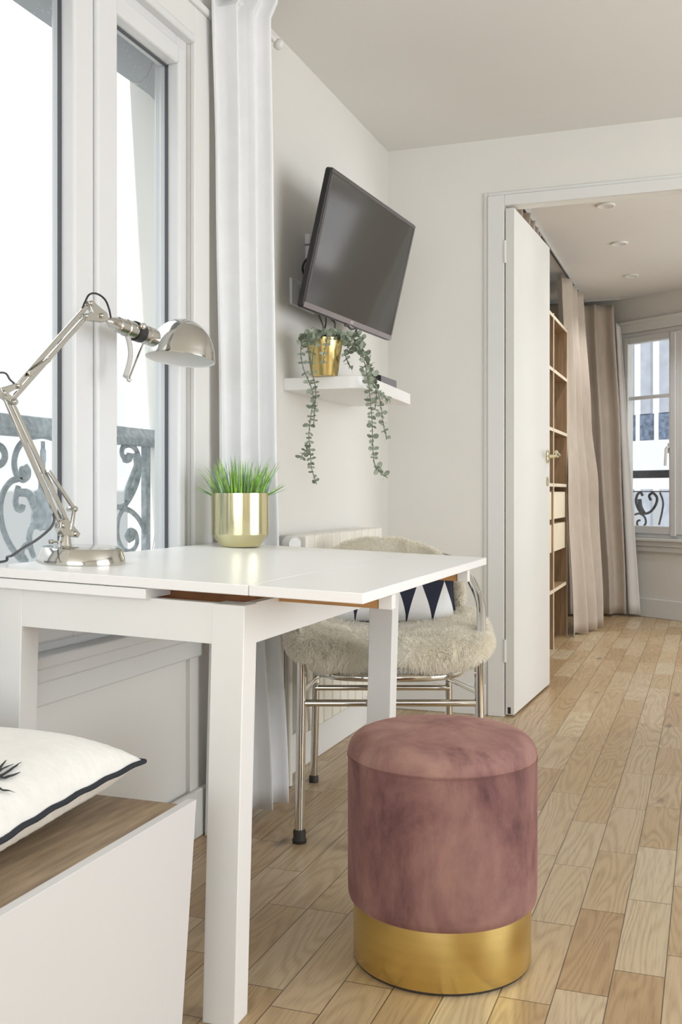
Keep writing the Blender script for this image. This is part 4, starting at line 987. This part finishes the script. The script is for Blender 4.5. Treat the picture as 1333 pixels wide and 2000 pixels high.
MB().tube(smooth_path([Lp(104, 1004), Lp(106, 1016), Lp(98, 1032), Lp(72, 1054), Lp(45, 1070), Lp(25, 1084), e1+Vector((0, .012, .012)), e1+Vector((0, 0, .004)), e1+Vector((-.01, -.10, .004))]), .0026, 8).build('power_cord', M['cord'], lamp, label='dark grey power cord')

# ================================================================== GRASS POT
gp = onTable(470, 1068); g_ = thing('potted_grass', 'spiky green grass in a faceted pale gold pot on the table', 'plant', gp)
gs = (gp-EYE).dot(FW)/2000; gr = 56.0*gs; gh = (1070-965)*gs
b_ = local(); b_.lathe([(0, .001), (gr*.66, .001), (gr*.70, .003), (gr*.995, gh*.235), (gr, gh*.26), (gr, gh), (gr-.002, gh), (gr-.002, gh*.85), (0, gh*.85)], 72); b_.build('pot', M['brasspale'], g_, ang=12, label='pale gold metal pot')
b_ = local(); b_.lathe([(0, gh*.86), (gr-.0025, gh*.86)], 40); b_.build('soil', M['soil'], g_)
for mi, (mname, cnt, sd) in enumerate((('grass', 150, 5), ('grass2', 110, 9))):
    rg = random.Random(sd); b_ = local()
    for k in range(cnt):
        a = rg.random()*2*PI; rr = gr*.85*math.sqrt(rg.random()); x, y = rr*math.cos(a), rr*math.sin(a)
        L = rg.uniform(.045, .088)*(1 if rr < gr*.6 else .9); out = (rr/gr)*rg.uniform(.15, .75)+rg.uniform(-.05, .05)
        d = Vector((math.cos(a)*out, math.sin(a)*out, 1)).normalized(); sdv = d.cross(Vector((rg.gauss(0, 1), rg.gauss(0, 1), 0))).normalized(); w_ = rg.uniform(.0012, .0026)
        p = Vector((x, y, gh*.86)); V = []
        for j in range(5):
            f = j/4; c = p+d*L*(.35+f) +Vector((math.cos(a), math.sin(a), -.3))*.018*f*f*out*1.2 if j else p
            ww = w_*(1-f)**.7+.00015; V += [c-sdv*ww, c+sdv*ww]
        b_.add(V, [(2*j, 2*j+1, 2*j+3, 2*j+2) for j in range(4)])
    for k in range(3):
        for sg in (1, -1):
            dirv = RT*sg*rg.uniform(.7, 1)+Vector((0, 0, rg.uniform(.3, .9))); p = RT*sg*gr*.85+Vector((0, 0, gh*.92)); V = []
            for j in range(5):
                f = j/4; c = p+dirv.normalized()*.062*f; ww = .0016*(1-f)**.7+.0001; V += [c-Vector((0, 0, ww)), c+Vector((0, 0, ww))]
            b_.add(V, [(2*j, 2*j+1, 2*j+3, 2*j+2) for j in range(4)])
    b_.build('grass_blades', M[mname], g_, label='green blades' if mi == 0 else 'pale blue green blades')

# ================================================================== FAR ROOM
cl = thing('open_wardrobe', 'built-in oak shelf unit half hidden behind the open door', 'wardrobe', (-1.1, 6.3, 0))
CX = -.845
for yy in (4.6, 5.94, 6.54):
    o_ = MB().box((-1.375, yy, 0), (CX-.004, yy+.02, 1.93)).build('side_panel', M['oak'], cl)
    MB().box((CX-.004, yy, 0), (CX, yy+.02, 1.93)).build('edge_strip', M['oaklight'], o_)
MB().box((-1.379, 4.6, 0), (-1.373, 6.56, 1.93)).build('back_panel', M['oak'], cl)
for ya_, yb_ in ((4.62, 5.94), (5.96, 6.54)):
    for zz in (1.915, 1.605, 1.262, .945, .335):
        o_ = MB().box((-1.37, ya_, zz-.011), (CX-.006, yb_, zz+.008)).build('shelf', M['oak'], cl)
        MB().box((CX-.006, ya_, zz-.011), (CX-.002, yb_, zz+.008)).build('edge_strip', M['oaklight'], o_)
    for za, zb_ in ((.745, .905), (.555, .715)):
        MB().box((-1.36, ya_+.004, za), (CX-.012, yb_-.004, zb_)).build('drawer', M['cream'], cl, bevel=.002, label='cream drawer')
MB().box((-1.375, 4.6, 0), (-1.0, 4.62, 1.93)).build('kick_board', M['oak'], cl)
rl = thing('curtain_rail', 'thin metal curtain rail on the far room ceiling above the wardrobe', 'rail', (-.87, 5.8, CZ))
MB().box((-.885, 4.4, CZ-.018), (-.865, 7.7, CZ-.0005)).build('track', M['greyplastic'], rl, bevel=.002)
MB().box((-.880, 4.4, CZ-.022), (-.872, 7.7, CZ-.018)).build('slot', M['black'], rl)
c1 = thing('wardrobe_curtain', 'beige linen curtain bunched at the far end of the wardrobe', 'curtain', (-.85, 6.9, 0))
b_ = MB(); e_ = [(2.3, (-.885, 6.58), (-.86, 7.35)), (1.4, (-.855, 6.60), (-.82, 7.3)), (.9, (-.84, 6.52), (-.76, 7.25)), (.02, (-.80, 6.48), (-.69, 7.05))]
curtain(b_, e_, None, 3.4, .052, 2.2, 2.285, .015, seed=2); b_.build('curtain_cloth', M['curtain_b'], c1, solid=.003)
c3 = thing('wardrobe_curtain', 'beige linen curtain gathered above the open door leaf', 'curtain', (-.87, 5.0, 0))
b_ = MB(); e_ = [(2.3, (-.90, 4.55), (-.87, 5.60)), (2.0, (-.905, 4.6), (-.90, 5.40)), (.02, (-.92, 4.6), (-.92, 5.35))]
curtain(b_, e_, None, 7.5, .038, 1.0, 2.292, .015, seed=5); b_.build('curtain_cloth', M['curtain_b'], c3, solid=.003)
c2 = thing('window_curtain', 'greyish beige curtain beside the far window', 'curtain', (-.7, 7.75, 0))
b_ = MB(); e_ = [(2.3, (-1.20, 7.62), (-.665, 7.80)), (1.2, (-1.15, 7.60), (-.62, 7.76)), (.02, (-1.1, 7.52), (-.575, 7.70))]
curtain(b_, e_, None, 4.2, .045, .6, 2.285, .02, seed=8); b_.build('curtain_cloth', M['curtain_b'], c2, solid=.003)
def W2(x, y, d): q_ = onfar(x, y, d); return fw(q_[0], d, q_[1])
lt0, lt1, lb0, lb1 = W2(1203, 625, -.05), W2(1211, 640, -.07), W2(1227, 1196, -.09), W2(1250, 1200, -.07)
lb0.z = lb1.z = .02
b_ = MB(); b_.grid(lambda u, v: lt0.lerp(lt1, u).lerp(lb0.lerp(lb1, u), v**.85)+FN*(-.012*math.sin(5*u)), 8, 24)
b_.build('lining', M['curtain_l'], c2, solid=.002, label='white lining edge')
MB().box((-1.25, 7.72, CZ-.02), (-.62, 7.74, CZ-.0005)).build('rail', M['greyplastic'], c2)
for i, (yy, lb) in enumerate(((5.225, 'nearest of the three recessed ceiling downlights in the far room'), (6.049, 'middle one of the three recessed ceiling downlights in the far room'), (6.975, 'farthest of the three recessed ceiling downlights in the far room'))):
    d_ = thing('ceiling_downlight', lb, 'light', (-.488, yy, CZ), group='recessed downlights in the far room')
    b_ = local(); b_.lathe([(.034, -.0005), (.046, -.0005), (.047, -.006), (.040, -.009), (.034, -.006)], 40); b_.build('trim_ring', M['plastic'], d_)
    dd_ = bpy.data.lights.new('downlight_beam', 'SPOT'); dd_.energy = 13; dd_.spot_size = math.radians(120); dd_.spot_blend = .8; dd_.shadow_soft_size = .03; dd_.color = (.97, .98, 1)
    do_ = bpy.data.objects.new('downlight_beam', dd_); C.objects.link(do_); do_.parent = d_; do_.location = (0, 0, -.012)
    b_ = local(); b_.lathe([(0, -.003), (.0335, -.003), (.0335, -.001), (0, -.001)], 32); b_.build('lens', M['lens'], d_)
